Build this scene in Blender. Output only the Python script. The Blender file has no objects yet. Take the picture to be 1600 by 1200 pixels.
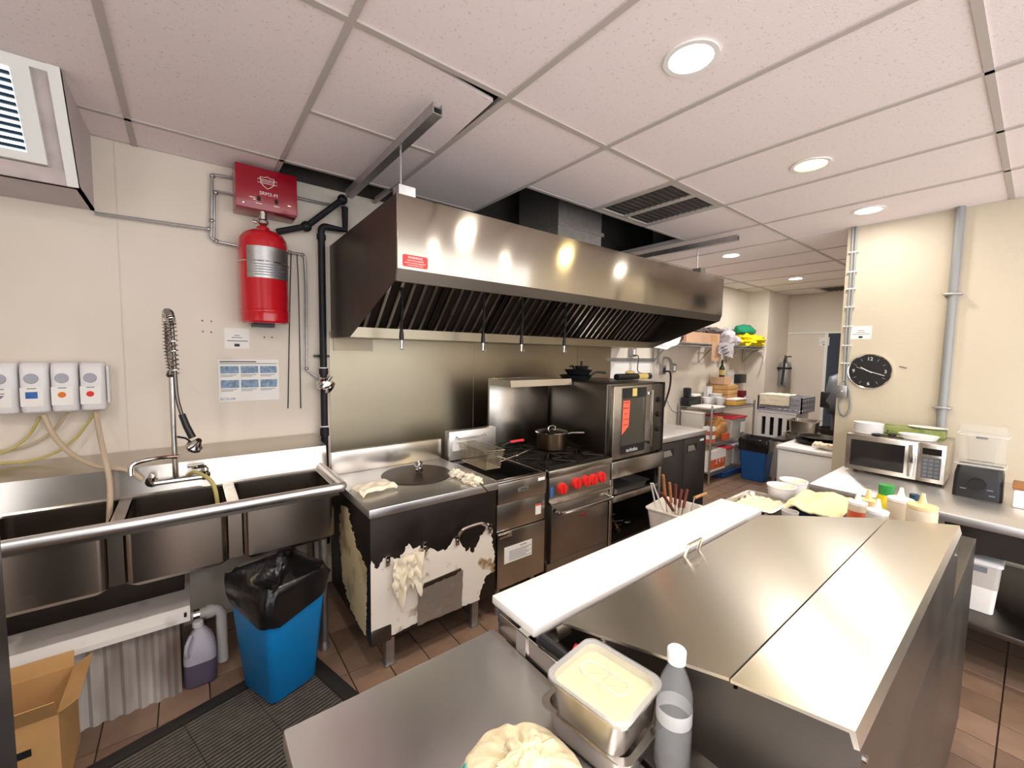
import bpy, bmesh, math, random
from mathutils import Vector, Matrix, noise
random.seed(7)
S = bpy.context.scene
C = S.collection

# ------------------------------------------------------------------ camera
H = 1.57
FPX = 646.2
def cam_axes(yaw, pitch, roll):
    y, p, r = map(math.radians, (yaw, pitch, roll))
    f = Vector((math.sin(y)*math.cos(p), math.cos(y)*math.cos(p), math.sin(p)))
    rt = Vector((math.cos(y), -math.sin(y), 0)); up = rt.cross(f)
    c, s = math.cos(r), math.sin(r)
    return rt*c+up*s, up*c-rt*s, -f
cd = bpy.data.cameras.new('camera'); cam = bpy.data.objects.new('camera', cd); C.objects.link(cam)
ar, au, ab = cam_axes(38.06, -4.138, 0.916)
cam.matrix_world = Matrix(((ar.x, au.x, ab.x, 0), (ar.y, au.y, ab.y, 0), (ar.z, au.z, ab.z, H), (0, 0, 0, 1)))
cd.sensor_fit = 'HORIZONTAL'; cd.sensor_width = 36; cd.lens = 36*FPX/1600; cd.clip_start = .02
S.camera = cam
# ------------------------------------------------------------------ world, exposure
w = bpy.data.worlds.new('room_world'); S.world = w; w.use_nodes = True
w.node_tree.nodes['Background'].inputs[0].default_value = (.96, .97, 1, 1)
w.node_tree.nodes['Background'].inputs[1].default_value = 2.3
vs = S.view_settings; vs.view_transform = 'Standard'; vs.look = 'None'; vs.gamma = 1; vs.use_curve_mapping = False
vs.exposure = .55
LAMP_W = 8.0

# ------------------------------------------------------------------ materials
MATS = {}
def lin(c):
    return tuple(((v/255)/12.92 if v/255 <= .04045 else ((v/255+.055)/1.055)**2.4) for v in c)+(1,)
def mat(n, col, rough=.5, metal=0, var=0, vs_=6, bump=0, bs=80, st=(1, 1, 1), aniso=0, arot=.25, aax='Z', trans=0, ior=1.45, emis=0, coat=0, col2=None, thr=None, rvar=0, detail=2, soft=.06, sss=0):
    if n in MATS: return MATS[n]
    m = bpy.data.materials.new(n); m.use_nodes = True; t = m.node_tree; N = t.nodes; L = t.links
    b = N['Principled BSDF']
    b.inputs['Base Color'].default_value = lin(col); b.inputs['Roughness'].default_value = rough
    b.inputs['Metallic'].default_value = metal; b.inputs['IOR'].default_value = ior
    b.inputs['Transmission Weight'].default_value = trans; b.inputs['Coat Weight'].default_value = coat
    if aniso:
        b.inputs['Anisotropic'].default_value = aniso; b.inputs['Anisotropic Rotation'].default_value = arot
        tg = N.new('ShaderNodeTangent'); tg.direction_type = 'RADIAL'; tg.axis = aax; L.new(tg.outputs[0], b.inputs['Tangent'])
    if emis:
        b.inputs['Emission Color'].default_value = lin(col); b.inputs['Emission Strength'].default_value = emis
    tc = N.new('ShaderNodeTexCoord'); mp = N.new('ShaderNodeMapping'); mp.inputs['Scale'].default_value = st
    L.new(tc.outputs['Object'], mp.inputs[0])
    if var or col2 or rvar:
        nz = N.new('ShaderNodeTexNoise'); nz.inputs['Scale'].default_value = vs_; nz.inputs['Detail'].default_value = detail
        L.new(mp.outputs[0], nz.inputs[0])
        if var or col2:
            cr = N.new('ShaderNodeValToRGB'); e = cr.color_ramp.elements
            c = lin(col)
            if col2:
                th = .5 if thr is None else thr
                e[0].position = max(0, th-soft); e[1].position = min(1, th+soft); e[0].color = c; e[1].color = lin(col2)
            else:
                e[0].position = .2; e[1].position = .8
                e[0].color = tuple(v*(1-var) for v in c[:3])+(1,); e[1].color = tuple(min(1, v*(1+var)) for v in c[:3])+(1,)
            L.new(nz.outputs[0], cr.inputs[0]); L.new(cr.outputs[0], b.inputs['Base Color'])
        if rvar:
            mr = N.new('ShaderNodeMapRange'); mr.inputs[1].default_value = .15; mr.inputs[2].default_value = .85
            mr.inputs[3].default_value = max(.03, rough-rvar); mr.inputs[4].default_value = rough+rvar
            L.new(nz.outputs[0], mr.inputs[0]); L.new(mr.outputs[0], b.inputs['Roughness'])
    if bump:
        n2 = N.new('ShaderNodeTexNoise'); n2.inputs['Scale'].default_value = bs; n2.inputs['Detail'].default_value = 3
        L.new(mp.outputs[0], n2.inputs[0])
        bp = N.new('ShaderNodeBump'); bp.inputs['Strength'].default_value = bump; bp.inputs['Distance'].default_value = .004
        L.new(n2.outputs[0], bp.inputs['Height']); L.new(bp.outputs[0], b.inputs['Normal'])
    MATS[n] = m; return m

mat('wall_paint', (222, 212, 198), .55, var=.05, vs_=2.2, bump=.08, bs=25)
mat('wall_cream', (206, 194, 173), .55, var=.04, vs_=1.5, bump=.25, bs=70)
mat('wall_far', (226, 216, 203), .6, var=.04, vs_=2)
mat('tile_ceiling', (244, 233, 233), .9, col2=(224, 212, 211), vs_=70, thr=.66, soft=.03, bump=.3, bs=160)
mat('grid_white', (190, 181, 176), .6)
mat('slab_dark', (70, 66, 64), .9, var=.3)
mat('grout', (62, 50, 42), .9, var=.2, vs_=20)
mat('quarry_a', (142, 115, 96), .42, var=.16, vs_=9, rvar=.1, bump=.1, bs=60)
mat('quarry_b', (130, 105, 88), .42, var=.18, vs_=9, rvar=.1, bump=.1, bs=60)
mat('quarry_c', (150, 122, 102), .42, var=.16, vs_=9, rvar=.1, bump=.1, bs=60)
mat('steel', (198, 192, 184), .25, 1, var=.03, vs_=3, rvar=.04, aniso=.6)
mat('steel_hood', (172, 164, 150), .17, 1, var=.03, vs_=3, rvar=.02, aniso=.92)
mat('steel_top', (230, 228, 228), .38, 1, var=.05, vs_=4, rvar=.07)
mat('steel_lid', (230, 223, 211), .27, 1, aniso=.7, arot=0, aax='X')
mat('steel_dark', (106, 100, 94), .36, 1, var=.06, vs_=3, rvar=.06)
mat('steel_grease', (92, 82, 74), .42, 1, var=.3, vs_=5, rvar=.12, bump=.05, bs=30)
mat('steel_black', (60, 54, 50), .45, .8, var=.3, vs_=5, rvar=.1)
mat('steel_splash', (168, 159, 139), .38, 1, var=.04, vs_=2, rvar=.04, aniso=.6)
mat('steel_range', (168, 159, 150), .34, 1, var=.05, vs_=3, rvar=.05)
mat('steel_sink', (158, 147, 136), .26, 1, var=.03, vs_=3, rvar=.04)
mat('chrome', (215, 212, 208), .12, 1)
mat('galvanized', (178, 177, 177), .4, .9, var=.12, vs_=30)
mat('pipe_black', (34, 34, 38), .5, .3, var=.3, vs_=20, bump=.1)
mat('pipe_grey', (150, 152, 152), .45, .1)
mat('red_enamel', (150, 16, 36), .28, coat=.4, var=.05)
mat('red_tank', (196, 20, 34), .25, coat=.5, var=.06)
mat('red_knob', (226, 44, 40), .38)
mat('red_plastic', (214, 52, 66), .4)
mat('white_print', (240, 236, 230), .6)
mat('grey_print', (120, 122, 130), .6)
mat('dark_print', (46, 42, 44), .6)
mat('blue_print', (52, 104, 178), .6, var=.25, vs_=40)
mat('photo_print', (128, 152, 178), .6, var=.5, vs_=60)
mat('orange_print', (226, 120, 40), .6)
mat('blue_plastic', (14, 134, 206), .42, var=.08, vs_=6, rvar=.08)
mat('blue_dark', (28, 84, 150), .45, var=.1)
mat('bag_black', (24, 23, 25), .24, bump=.6, bs=22, rvar=.08)
mat('black_plastic', (30, 30, 33), .4)
mat('black_matte', (22, 21, 22), .7)
mat('cast_iron', (38, 34, 32), .55, .4, var=.3, vs_=20, bump=.2)
mat('disk_iron', (82, 70, 64), .42, .8, var=.3, vs_=9, rvar=.1)
mat('white_plastic', (232, 230, 230), .38, var=.02)
mat('white_board', (248, 243, 236), .45, var=.02, vs_=5)
mat('paper', (240, 237, 232), .7)
mat('paper_grey', (222, 220, 222), .7)
mat('cardboard', (196, 152, 98), .8, var=.1, vs_=8)
mat('cardboard_pale', (204, 164, 134), .8, var=.08)
mat('cloth_white', (240, 230, 206), .9, var=.08, vs_=10, bump=.3, bs=50)
mat('cloth_cream', (238, 226, 178), .9, var=.07, vs_=8, bump=.3, bs=40)
mat('cloth_sack', (232, 216, 178), .9, var=.08, vs_=8, bump=.35, bs=90)
mat('cloth_teal', (60, 166, 158), .9)
mat('cloth_green', (22, 128, 92), .85, var=.12, bump=.3, bs=30)
mat('cloth_yellow', (252, 226, 20), .8, var=.1, bump=.3, bs=30)
mat('cloth_grey', (120, 112, 112), .9, var=.2, bump=.3, bs=30)
mat('cloth_maroon', (96, 58, 56), .9, var=.2)
mat('bag_clear', (226, 218, 224), .25, trans=.35, bump=.6, bs=25)
mat('film_white', (232, 224, 212), .5, col2=(150, 120, 80), vs_=11, thr=.64, soft=.05, bump=.15, bs=30, detail=5)
mat('film_yellow', (222, 204, 160), .5, col2=(140, 98, 50), vs_=7, thr=.6, soft=.14, bump=.15, bs=30)
mat('foil', (190, 188, 186), .25, 1, bump=1, bs=40)
mat('foil_dark', (186, 182, 178), .32, .8, bump=.3, bs=30)
mat('casing_white', (216, 210, 204), .5, col2=(120, 100, 84), vs_=6, thr=.68, soft=.1)
mat('casing_rust', (196, 190, 184), .55, col2=(92, 72, 58), vs_=5, thr=.6, soft=.14, st=(1, 1, .35))
mat('pvc', (206, 202, 198), .4)
mat('hose_tan', (206, 186, 160), .35, trans=.15)
mat('hose_yellow', (206, 192, 120), .35, trans=.2)
mat('jug', (206, 202, 214), .4, trans=.25)
mat('jug_fluid', (92, 84, 104), .4)
mat('lid_clear', (240, 240, 236), .12).node_tree.nodes['Principled BSDF'].inputs['Alpha'].default_value = .22
mat('clear', (226, 226, 224), .1).node_tree.nodes['Principled BSDF'].inputs['Alpha'].default_value = .075
mat('clear_frost', (226, 224, 220), .3).node_tree.nodes['Principled BSDF'].inputs['Alpha'].default_value = .55
mat('glass_dark', (36, 34, 34), .1, coat=.3)
mat('glass_oven', (84, 80, 74), .14, .3)
mat('wood', (166, 112, 68), .55, var=.2, vs_=20)
mat('wood_red', (116, 54, 44), .5, var=.2, vs_=20)
mat('sauce_red', (206, 92, 62), .35)
mat('butter', (246, 232, 150), .45, var=.1, vs_=20, bump=.3, bs=40)
mat('sauce_pale', (236, 206, 150), .4)
mat('bottle_beige', (206, 190, 164), .4)
mat('bottle_yellow', (226, 206, 30), .3, trans=.1)
mat('cap_green', (44, 140, 62), .4)
mat('food_pale', (226, 218, 190), .6, var=.15, vs_=60, bump=.6, bs=60)
mat('mat_rubber', (104, 96, 88), .75, var=.25, vs_=30)
mat('mat_dark', (42, 39, 37), .7, var=.15)
mat('glass_green', (38, 46, 24), .12, coat=.3)
mat('grey_plastic', (168, 168, 180), .45)
mat('grey_bin', (196, 190, 182), .45)
mat('orange_box', (212, 96, 52), .6, var=.2, vs_=20)
mat('bread', (196, 140, 84), .6, var=.25, vs_=14)
mat('maroon', (112, 26, 34), .5)
mat('yellow_tub', (222, 178, 88), .5)
mat('label_yellow', (214, 190, 112), .5)
mat('sticker_orange', (255, 110, 84), .5)
mat('mixer_grey', (96, 98, 106), .5, .2, var=.08)
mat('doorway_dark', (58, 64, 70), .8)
mat('louver_dark', (24, 54, 76), .5)
mat('louver_daylight', (224, 240, 250), .5, emis=2.2)  # glow stands in for daylight coming through behind the slats
mat('louver_white', (236, 236, 232), .5)
mat('housing_grey', (196, 188, 188), .7, var=.08, vs_=5)
mat('housing_panel', (196, 184, 182), .8, var=.2, vs_=9)
mat('basket_wire', (176, 164, 142), .35, 1, var=.15)
mat('pot_steel', (120, 100, 78), .3, 1, var=.35, vs_=6)
mat('nut', (196, 170, 90), .3, 1)
mat('green_box', (150, 158, 98), .6, col2=(92, 122, 52), vs_=14, thr=.55, soft=.12)
mat('fridge_dark', (92, 86, 84), .38, .9, var=.12, vs_=4, rvar=.08)
mat('lamp_white', (255, 250, 242), .4, emis=14)
mat('lamp_warm', (255, 214, 96), .4, emis=14)
mat('trim_white', (240, 238, 234), .4)
mat('brick', (150, 122, 100), .5)

# floor base: tile pattern as a brick texture aligned with the built tiles
fm = bpy.data.materials.new('floor_base'); fm.use_nodes = True; t = fm.node_tree
br = t.nodes.new('ShaderNodeTexBrick'); br.offset = 0; br.squash = 1
for k, v in (('Color1', lin((142, 115, 96))), ('Color2', lin((130, 105, 88))), ('Mortar', lin((62, 50, 42)))): br.inputs[k].default_value = v
for k, v in (('Scale', 1), ('Mortar Size', .004), ('Brick Width', .18), ('Row Height', .18)): br.inputs[k].default_value = v
gt = t.nodes.new('ShaderNodeNewGeometry'); mp = t.nodes.new('ShaderNodeMapping'); mp.inputs['Location'].default_value = (-.57+.18*20, -1.99+.18*30, 0)
t.links.new(gt.outputs['Position'], mp.inputs[0]); t.links.new(mp.outputs[0], br.inputs[0]); t.links.new(br.outputs[0], t.nodes['Principled BSDF'].inputs['Base Color'])
t.nodes['Principled BSDF'].inputs['Roughness'].default_value = .45
MATS['floor_base'] = fm

# ------------------------------------------------------------------ helpers
ORG = {}
def rrect(cx, cy, hx, hy, r, z, n=5, rot=0):
    out = []
    for sx, sy, a0 in ((1, 1, 0), (-1, 1, 90), (-1, -1, 180), (1, -1, 270)):
        for k in range(n+1):
            a = math.radians(a0+90*k/n)
            x = sx*(hx-r)+r*math.cos(a); y = sy*(hy-r)+r*math.sin(a)
            out.append(Vector((cx+x*math.cos(rot)-y*math.sin(rot), cy+x*math.sin(rot)+y*math.cos(rot), z)))
    return out
class MB:
    def __init__(s): s.bm = bmesh.new(); s.xf = None
    def _v(s, p):
        p = Vector(p)
        return s.bm.verts.new(s.xf @ p if s.xf else p)
    def _f(s, vs):
        try: return s.bm.faces.new(vs)
        except ValueError: return None
    def box(s, x0, x1, y0, y1, z0, z1, bev=0):
        v = [s._v((x, y, z)) for z in (z0, z1) for y in (y0, y1) for x in (x0, x1)]
        fs = [s._f([v[i] for i in q]) for q in ((0, 2, 3, 1), (4, 5, 7, 6), (0, 1, 5, 4), (2, 6, 7, 3), (0, 4, 6, 2), (1, 3, 7, 5))]
        if bev:
            es = list({e for f in fs for e in f.edges})
            bmesh.ops.bevel(s.bm, geom=es, offset=bev, segments=2, profile=.5, affect='EDGES', clamp_overlap=True)
        return s
    def cyl(s, p0, p1, r, n=14, r2=None):
        p0 = Vector(p0); p1 = Vector(p1); return s.tube([p0, p1], r, n, r2=r2)
    def tube(s, pts, r, n=8, r2=None, closed=False):
        pts = [Vector(p) for p in pts]; m = len(pts); rings = []; prev = None
        for i, p in enumerate(pts):
            if closed: d = pts[(i+1) % m]-pts[i-1]
            else: d = (pts[min(i+1, m-1)]-pts[max(i-1, 0)])
            d = d.normalized() if d.length > 1e-9 else Vector((0, 0, 1))
            if prev is None:
                a = d.orthogonal().normalized()
            else:
                a = prev-d*prev.dot(d); a = a.normalized() if a.length > 1e-6 else d.orthogonal().normalized()
            prev = a; b = d.cross(a)
            rr = r if r2 is None else r+(r2-r)*i/max(1, m-1)
            rings.append([s._v(p+a*(rr*math.cos(2*math.pi*k/n))+b*(rr*math.sin(2*math.pi*k/n))) for k in range(n)])
        q = m if closed else m-1
        for i in range(q):
            A, B = rings[i], rings[(i+1) % m]
            for k in range(n): s._f([A[k], A[(k+1) % n], B[(k+1) % n], B[k]])
        if not closed: s._f(rings[0][::-1]); s._f(rings[-1])
        return s
    def loft(s, rings, cap0=True, cap1=True):
        R = [[s._v(p) for p in r] for r in rings]; n = len(R[0])
        for A, B in zip(R, R[1:]):
            for k in range(n): s._f([A[k], A[(k+1) % n], B[(k+1) % n], B[k]])
        if cap0: s._f(R[0][::-1])
        if cap1: s._f(R[-1])
        return s
    def lathe(s, prof, c, n=24, axis='z', cap=True):
        c = Vector(c); rings = []
        for r, h in prof:
            r = max(r, 1e-4); rg = []
            for k in range(n):
                a = 2*math.pi*k/n; u, v = r*math.cos(a), r*math.sin(a)
                rg.append(c+Vector({'z': (u, v, h), 'y': (u, h, -v), 'x': (h, u, v)}[axis]))
            rings.append(rg)
        return s.loft(rings, cap, cap)
    def prism(s, poly, axis, a0, a1):
        def P(q, a):
            u, v = q
            return {'x': (a, u, v), 'y': (u, a, v), 'z': (u, v, a)}[axis]
        A = [s._v(P(q, a0)) for q in poly]; B = [s._v(P(q, a1)) for q in poly]; n = len(poly)
        s._f(A[::-1]); s._f(B)
        for k in range(n): s._f([A[k], A[(k+1) % n], B[(k+1) % n], B[k]])
        return s
    def sheet(s, fn, nu, nv, th=.003):
        top = [[Vector(fn(i/nu, j/nv)) for j in range(nv+1)] for i in range(nu+1)]
        nr = [[None]*(nv+1) for _ in range(nu+1)]
        for i in range(nu+1):
            for j in range(nv+1):
                du = top[min(i+1, nu)][j]-top[max(i-1, 0)][j]; dv = top[i][min(j+1, nv)]-top[i][max(j-1, 0)]
                nn = du.cross(dv); nr[i][j] = nn.normalized() if nn.length > 1e-9 else Vector((0, 0, 1))
        A = [[s._v(top[i][j]) for j in range(nv+1)] for i in range(nu+1)]
        B = [[s._v(top[i][j]-nr[i][j]*th) for j in range(nv+1)] for i in range(nu+1)]
        for i in range(nu):
            for j in range(nv):
                s._f([A[i][j], A[i+1][j], A[i+1][j+1], A[i][j+1]]); s._f([B[i][j], B[i][j+1], B[i+1][j+1], B[i+1][j]])
        for i in range(nu):
            s._f([A[i][0], B[i][0], B[i+1][0], A[i+1][0]]); s._f([A[i][nv], A[i+1][nv], B[i+1][nv], B[i][nv]])
        for j in range(nv):
            s._f([A[0][j], A[0][j+1], B[0][j+1], B[0][j]]); s._f([A[nu][j], B[nu][j], B[nu][j+1], A[nu][j+1]])
        return s
    def blob(s, c, r, seed=0, amp=.15, fr=3, n=20, m=12, flat=None):
        c = Vector(c); rings = []
        for j in range(m+1):
            th = math.pi*j/m; rg = []
            for k in range(n):
                ph = 2*math.pi*k/n
                d = Vector((math.sin(th)*math.cos(ph), math.sin(th)*math.sin(ph), -math.cos(th)))
                q = 1+amp*noise.noise(d*fr+Vector((seed*7.3, seed*3.1, seed)))+.5*amp*noise.noise(d*fr*2.7+Vector((seed, 5, seed*2)))
                p = Vector((d.x*r[0]*q, d.y*r[1]*q, d.z*r[2]*q))
                if flat is not None and p.z < flat: p.z = flat
                rg.append(c+p)
            rings.append(rg)
        return s.loft(rings, True, True)
    def build(s, name, m, parent=None, label=None, cat=None, group=None, kind=None, smooth=True, ang=.6):
        bm = s.bm
        bmesh.ops.recalc_face_normals(bm, faces=bm.faces)
        if parent is not None: o0 = ORG[parent.name]
        else:
            lo = [min(v.co[i] for v in bm.verts) for i in range(3)]; hi = [max(v.co[i] for v in bm.verts) for i in range(3)]
            o0 = Vector(((lo[0]+hi[0])/2, (lo[1]+hi[1])/2, lo[2]))
        bmesh.ops.translate(bm, verts=bm.verts, vec=-o0)
        me = bpy.data.meshes.new(name); bm.to_mesh(me); bm.free()
        if smooth:
            me.shade_smooth(); me.set_sharp_from_angle(angle=ang)
        me.materials.append(MATS[m])
        return link(name, me, parent, o0, label, cat, group, kind)
def link(name, me, parent, o0, label=None, cat=None, group=None, kind=None):
    o = bpy.data.objects.new(name, me); C.objects.link(o); ORG[o.name] = o0
    if parent is not None: o.parent = parent
    else: o.location = o0
    tag(o, label, cat, group, kind)
    return o
def tag(o, label=None, cat=None, group=None, kind=None):
    for k, v in (('label', label), ('category', cat), ('group', group), ('kind', kind)):
        if v: o[k] = v
def thing(name, label, cat, loc, group=None):
    o = bpy.data.objects.new(name, None); C.objects.link(o); o.location = loc; o.empty_display_size = .05
    ORG[o.name] = Vector(loc); tag(o, label, cat, group); return o
def dup(root, d, label=None, group=None, rz=0):
    r = root.copy(); C.objects.link(r); r.location = root.location+Vector(d); r.rotation_euler.z = rz; ORG[r.name] = ORG[root.name]+Vector(d)
    if label: r['label'] = label
    if group: r['group'] = group
    for ch in list(root.children):
        c = ch.copy(); C.objects.link(c); c.parent = r
        for g in list(ch.children):
            e = g.copy(); C.objects.link(e); e.parent = c
    return r
def box(name, m, x0, x1, y0, y1, z0, z1, parent=None, bev=0, **k):
    return MB().box(x0, x1, y0, y1, z0, z1, bev).build(name, m, parent, **k)
def text(name, st, size, loc, axis, m, parent, spacing=1):
    # axis: 'y' text on a face looking to -y (reads along +x); 'x' face looking to -x (reads along -y); 'z' flat on top reading along dir
    cu = bpy.data.curves.new(name, 'FONT'); cu.body = st; cu.size = size; cu.align_x = 'CENTER'; cu.align_y = 'CENTER'; cu.extrude = .0004; cu.resolution_u = 2; cu.space_character = spacing
    ob = bpy.data.objects.new(name, cu); C.objects.link(ob)
    dg = bpy.context.evaluated_depsgraph_get(); me = bpy.data.meshes.new_from_object(ob.evaluated_get(dg)); bpy.data.objects.remove(ob); me.name = name
    if axis == 'y': M = Matrix(((1, 0, 0), (0, 0, -1), (0, 1, 0)))
    else: M = Matrix(((0, 0, -1), (-1, 0, 0), (0, 1, 0)))
    o0 = ORG[parent.name]
    me.transform(Matrix.Translation(Vector(loc)-o0) @ M.to_4x4())
    me.materials.clear(); me.materials.append(MATS[m])
    return link(name, me, parent, o0)
def arc(c, r, a0, a1, n, plane='xz'):
    out = []
    for k in range(n+1):
        a = math.radians(a0+(a1-a0)*k/n); u, v = r*math.cos(a), r*math.sin(a)
        out.append(Vector(c)+Vector({'xz': (u, 0, v), 'yz': (0, u, v), 'xy': (u, v, 0)}[plane]))
    return out
def curve(pts, n=8):
    # catmull-rom through points
    P = [Vector(p) for p in pts]; P = [P[0]*2-P[1]]+P+[P[-1]*2-P[-2]]; out = []
    for i in range(1, len(P)-2):
        a, b, c, d = P[i-1:i+3]
        for k in range(n):
            t = k/n; out.append(.5*((2*b)+(c-a)*t+(2*a-5*b+4*c-d)*t*t+(3*b-a-3*c+d)*t*t*t))
    out.append(P[-2]); return out
def nz(x, y, z=0, s=1): return noise.noise(Vector((x*s, y*s, z*s)))

# ================================================================== SETTING
W = 2.90; CE = 2.592
floor = box('floor', 'floor_base', -1.9, 8.6, -2.7, 3.0, -.1, -.006, kind='structure')
gx0, gy0, TP = .57, 1.99, .18
tile_me = {}
def floor_tile(i, j):
    key = (i*7+j*13+i*j) % 3
    if key not in tile_me:
        b = MB().box(-.0875, .0875, -.0875, .0875, -.006, 0, .0015).bm
        me = bpy.data.meshes.new('floor_tile'); b.to_mesh(me); b.free(); me.materials.append(MATS['quarry_'+'abc'[key]]); tile_me[key] = me
    o = bpy.data.objects.new('floor_tile', tile_me[key]); C.objects.link(o); o.parent = floor
    o.location = Vector((gx0+TP*(i+.5), gy0+TP*(j+.5), random.uniform(-.0012, 0)))-ORG['floor']; return o
for i in range(-9, 12):
    for j in range(-4, 5): floor_tile(i, j)
for i in range(7, 15):
    for j in range(-14, -6): floor_tile(i, j)

wb = box('wall_back', 'wall_paint', -1.9, 7.05, W+.004, W+.12, -.006, 3.1, kind='structure')
for a, b in ((-1.6, -.262), (-.256, .70), (.706, 1.92), (3.62, 4.78), (4.786, 6.948)):
    box('wall_panel', 'wall_paint', a, b, W, W+.004, 0, CE, wb)
box('plenum_shade_sheet', 'slab_dark', -1.6, 4.3, W-.02, W, CE+.02, 3.1, wb)  # dark sheet added so the gap above the ceiling looks unlit
wr = box('wall_right', 'wall_cream', 4.10, 4.24, -2.7, 1.0, -.006, 3.1, kind='structure')
wp = box('wall_pillar', 'wall_far', 6.95, 7.78, 2.60, 3.0, -.006, 3.1, kind='structure')
wf = MB(); wf.box(7.78, 7.9, 2.09, 3.0, -.006, 3.1); wf.box(7.78, 7.9, 1.0, 2.09, 1.97, 3.1); wf.box(7.78, 7.9, -.5, 1.25, -.006, 1.97)
wf = wf.build('wall_far', 'wall_far', kind='structure')
box('wall_passage', 'wall_far', 4.24, 7.9, .45, .55, -.006, 3.1, kind='structure')
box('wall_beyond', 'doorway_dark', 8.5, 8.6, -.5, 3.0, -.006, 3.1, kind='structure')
wlf = MB(); wlf.box(-1.7, -1.6, .2, W, -.006, 3.1).box(-1.7, -1.6, -2.7, .2, 2.56, 3.1)
wlf.build('wall_left', 'wall_paint', kind='structure')  # unseen wall; opening added to let world light onto the ceiling
wbh = MB(); wbh.box(-1.7, 4.24, -2.8, -2.7, 2.56, 3.1).box(-1.7, -1.55, -2.8, -2.7, -.006, 2.56).box(4.1, 4.24, -2.8, -2.7, -.006, 2.56)
wbh.build('wall_behind', 'wall_paint', kind='structure')     # unseen wall, left open so the world light fills the room
tr = MB(); tr.box(7.765, 7.78, 1.2, 2.6, 1.965, 1.99); tr.box(7.765, 7.78, 2.05, 2.09, 0, 1.965)
tr.build('trim_1', 'trim_white', kind='structure')
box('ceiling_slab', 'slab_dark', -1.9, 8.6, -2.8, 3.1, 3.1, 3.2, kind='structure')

# suspended ceiling: individual tiles and grid bars
ceil = bpy.data.objects.new('ceiling', None); C.objects.link(ceil); ceil.location = (3, 0, CE); ORG['ceiling'] = Vector((3, 0, CE)); ceil['kind'] = 'structure'
GX = [.43+.61*k for k in range(-4, 13)]; GX[0] = -1.6; GX.append(7.78)
GY = [-2.7, -2.22, -1.02, .182, 1.385, 1.99, 2.59, W]
holes = set()
for c in (1.65, 2.26, 2.87): holes.add((round(c, 2), 1.99))
for c in (.43, 1.04, 1.65, 2.26, 2.87): holes.add((round(c, 2), 2.59))
grille = (2.26, 1.385)
def is_hole(x, y): return (round(x, 2), y) in holes
tile_cache = {}
def ceiling_tile(x0, x1, y0, y1):
    key = (round(x1-x0, 3), round(y1-y0, 3))
    if key not in tile_cache:
        hx, hy = (x1-x0)/2-.004, (y1-y0)/2-.004
        b = MB().box(-hx, hx, -hy, hy, 0, .014, .003).bm; me = bpy.data.meshes.new('ceiling_tile'); b.to_mesh(me); b.free(); me.materials.append(MATS['tile_ceiling']); tile_cache[key] = me
    o = bpy.data.objects.new('ceiling_tile', tile_cache[key]); C.objects.link(o); o.parent = ceil
    o.location = Vector(((x0+x1)/2, (y0+y1)/2, CE+.001))-ORG['ceiling']
    o.rotation_euler = (random.uniform(-.002, .002), random.uniform(-.002, .002), 0)
for ix in range(len(GX)-1):
    x0, x1 = GX[ix], GX[ix+1]; iy = 0
    while iy < len(GY)-1:
        y0 = GY[iy]; y1 = GY[iy+1]; step = 1
        short = is_hole(x0, 1.99) or (round(x0, 2) in (.43, 2.26)) or iy not in (4,)
        if iy == 4 and not short: y1 = GY[iy+2]; step = 2
        iy += step
        if x0 > 4.15 and y1 < .6: continue
        if x0 < 4.15 and x1 > 4.15 and y1 < .9: x1e = 4.1
        else: x1e = x1
        if is_hole(x0, y0) or (round(x0, 2), y0) == grille: continue
        if (round(x0, 2), y0) == (.43, 1.385):
            MB().prism([(x0+.004, y0+.004), (x1-.03, y0+.06), (x1-.004, y1-.004), (x0+.004, y1-.004)], 'z', CE+.001, CE+.015).build('ceiling_tile', 'tile_ceiling', ceil); continue
        ceiling_tile(x0, x1e, y0, y1)
def bar(x0, x1, y0, y1): MB().box(x0, x1, y0, y1, CE-.005, CE+.002).box(x0+(0 if x1-x0 > .1 else .01), x1-(0 if x1-x0 > .1 else .01), y0+(0 if y1-y0 > .1 else .01), y1-(0 if y1-y0 > .1 else .01), CE+.002, CE+.03).build('grid_bar', 'grid_white', ceil, smooth=False)
for y in (-2.22, -1.02, .182): bar(-1.6, 4.1, y-.012, y+.012)
bar(-1.6, 7.78, 1.373, 1.397)
bar(-1.6, .43, 2.578, 2.602); bar(.43, 1.65, 2.578, 2.602); bar(3.48, 6.95, 2.578, 2.602)
for x in GX[1:-1]:
    if x < 4.05: bar(x-.012, x+.012, -2.7, 1.373)
    r = round(x, 2)
    if r in (2.26, 2.87): bar(x-.012, x+.012, 1.397, 2.0)
    elif r == 1.65: bar(x-.012, x+.012, 1.397, 2.578)
    else: bar(x-.012, x+.012, 1.397, W if x < 6.9 else 2.6)
    if x > 4.15: bar(x-.012, x+.012, .6, 1.373)
bar(.442, 1.028, 1.984, 2.008)
bar(1.66, 2.86, 1.99, 2.014); bar(2.88, 3.47, 1.99, 2.014)
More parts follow.
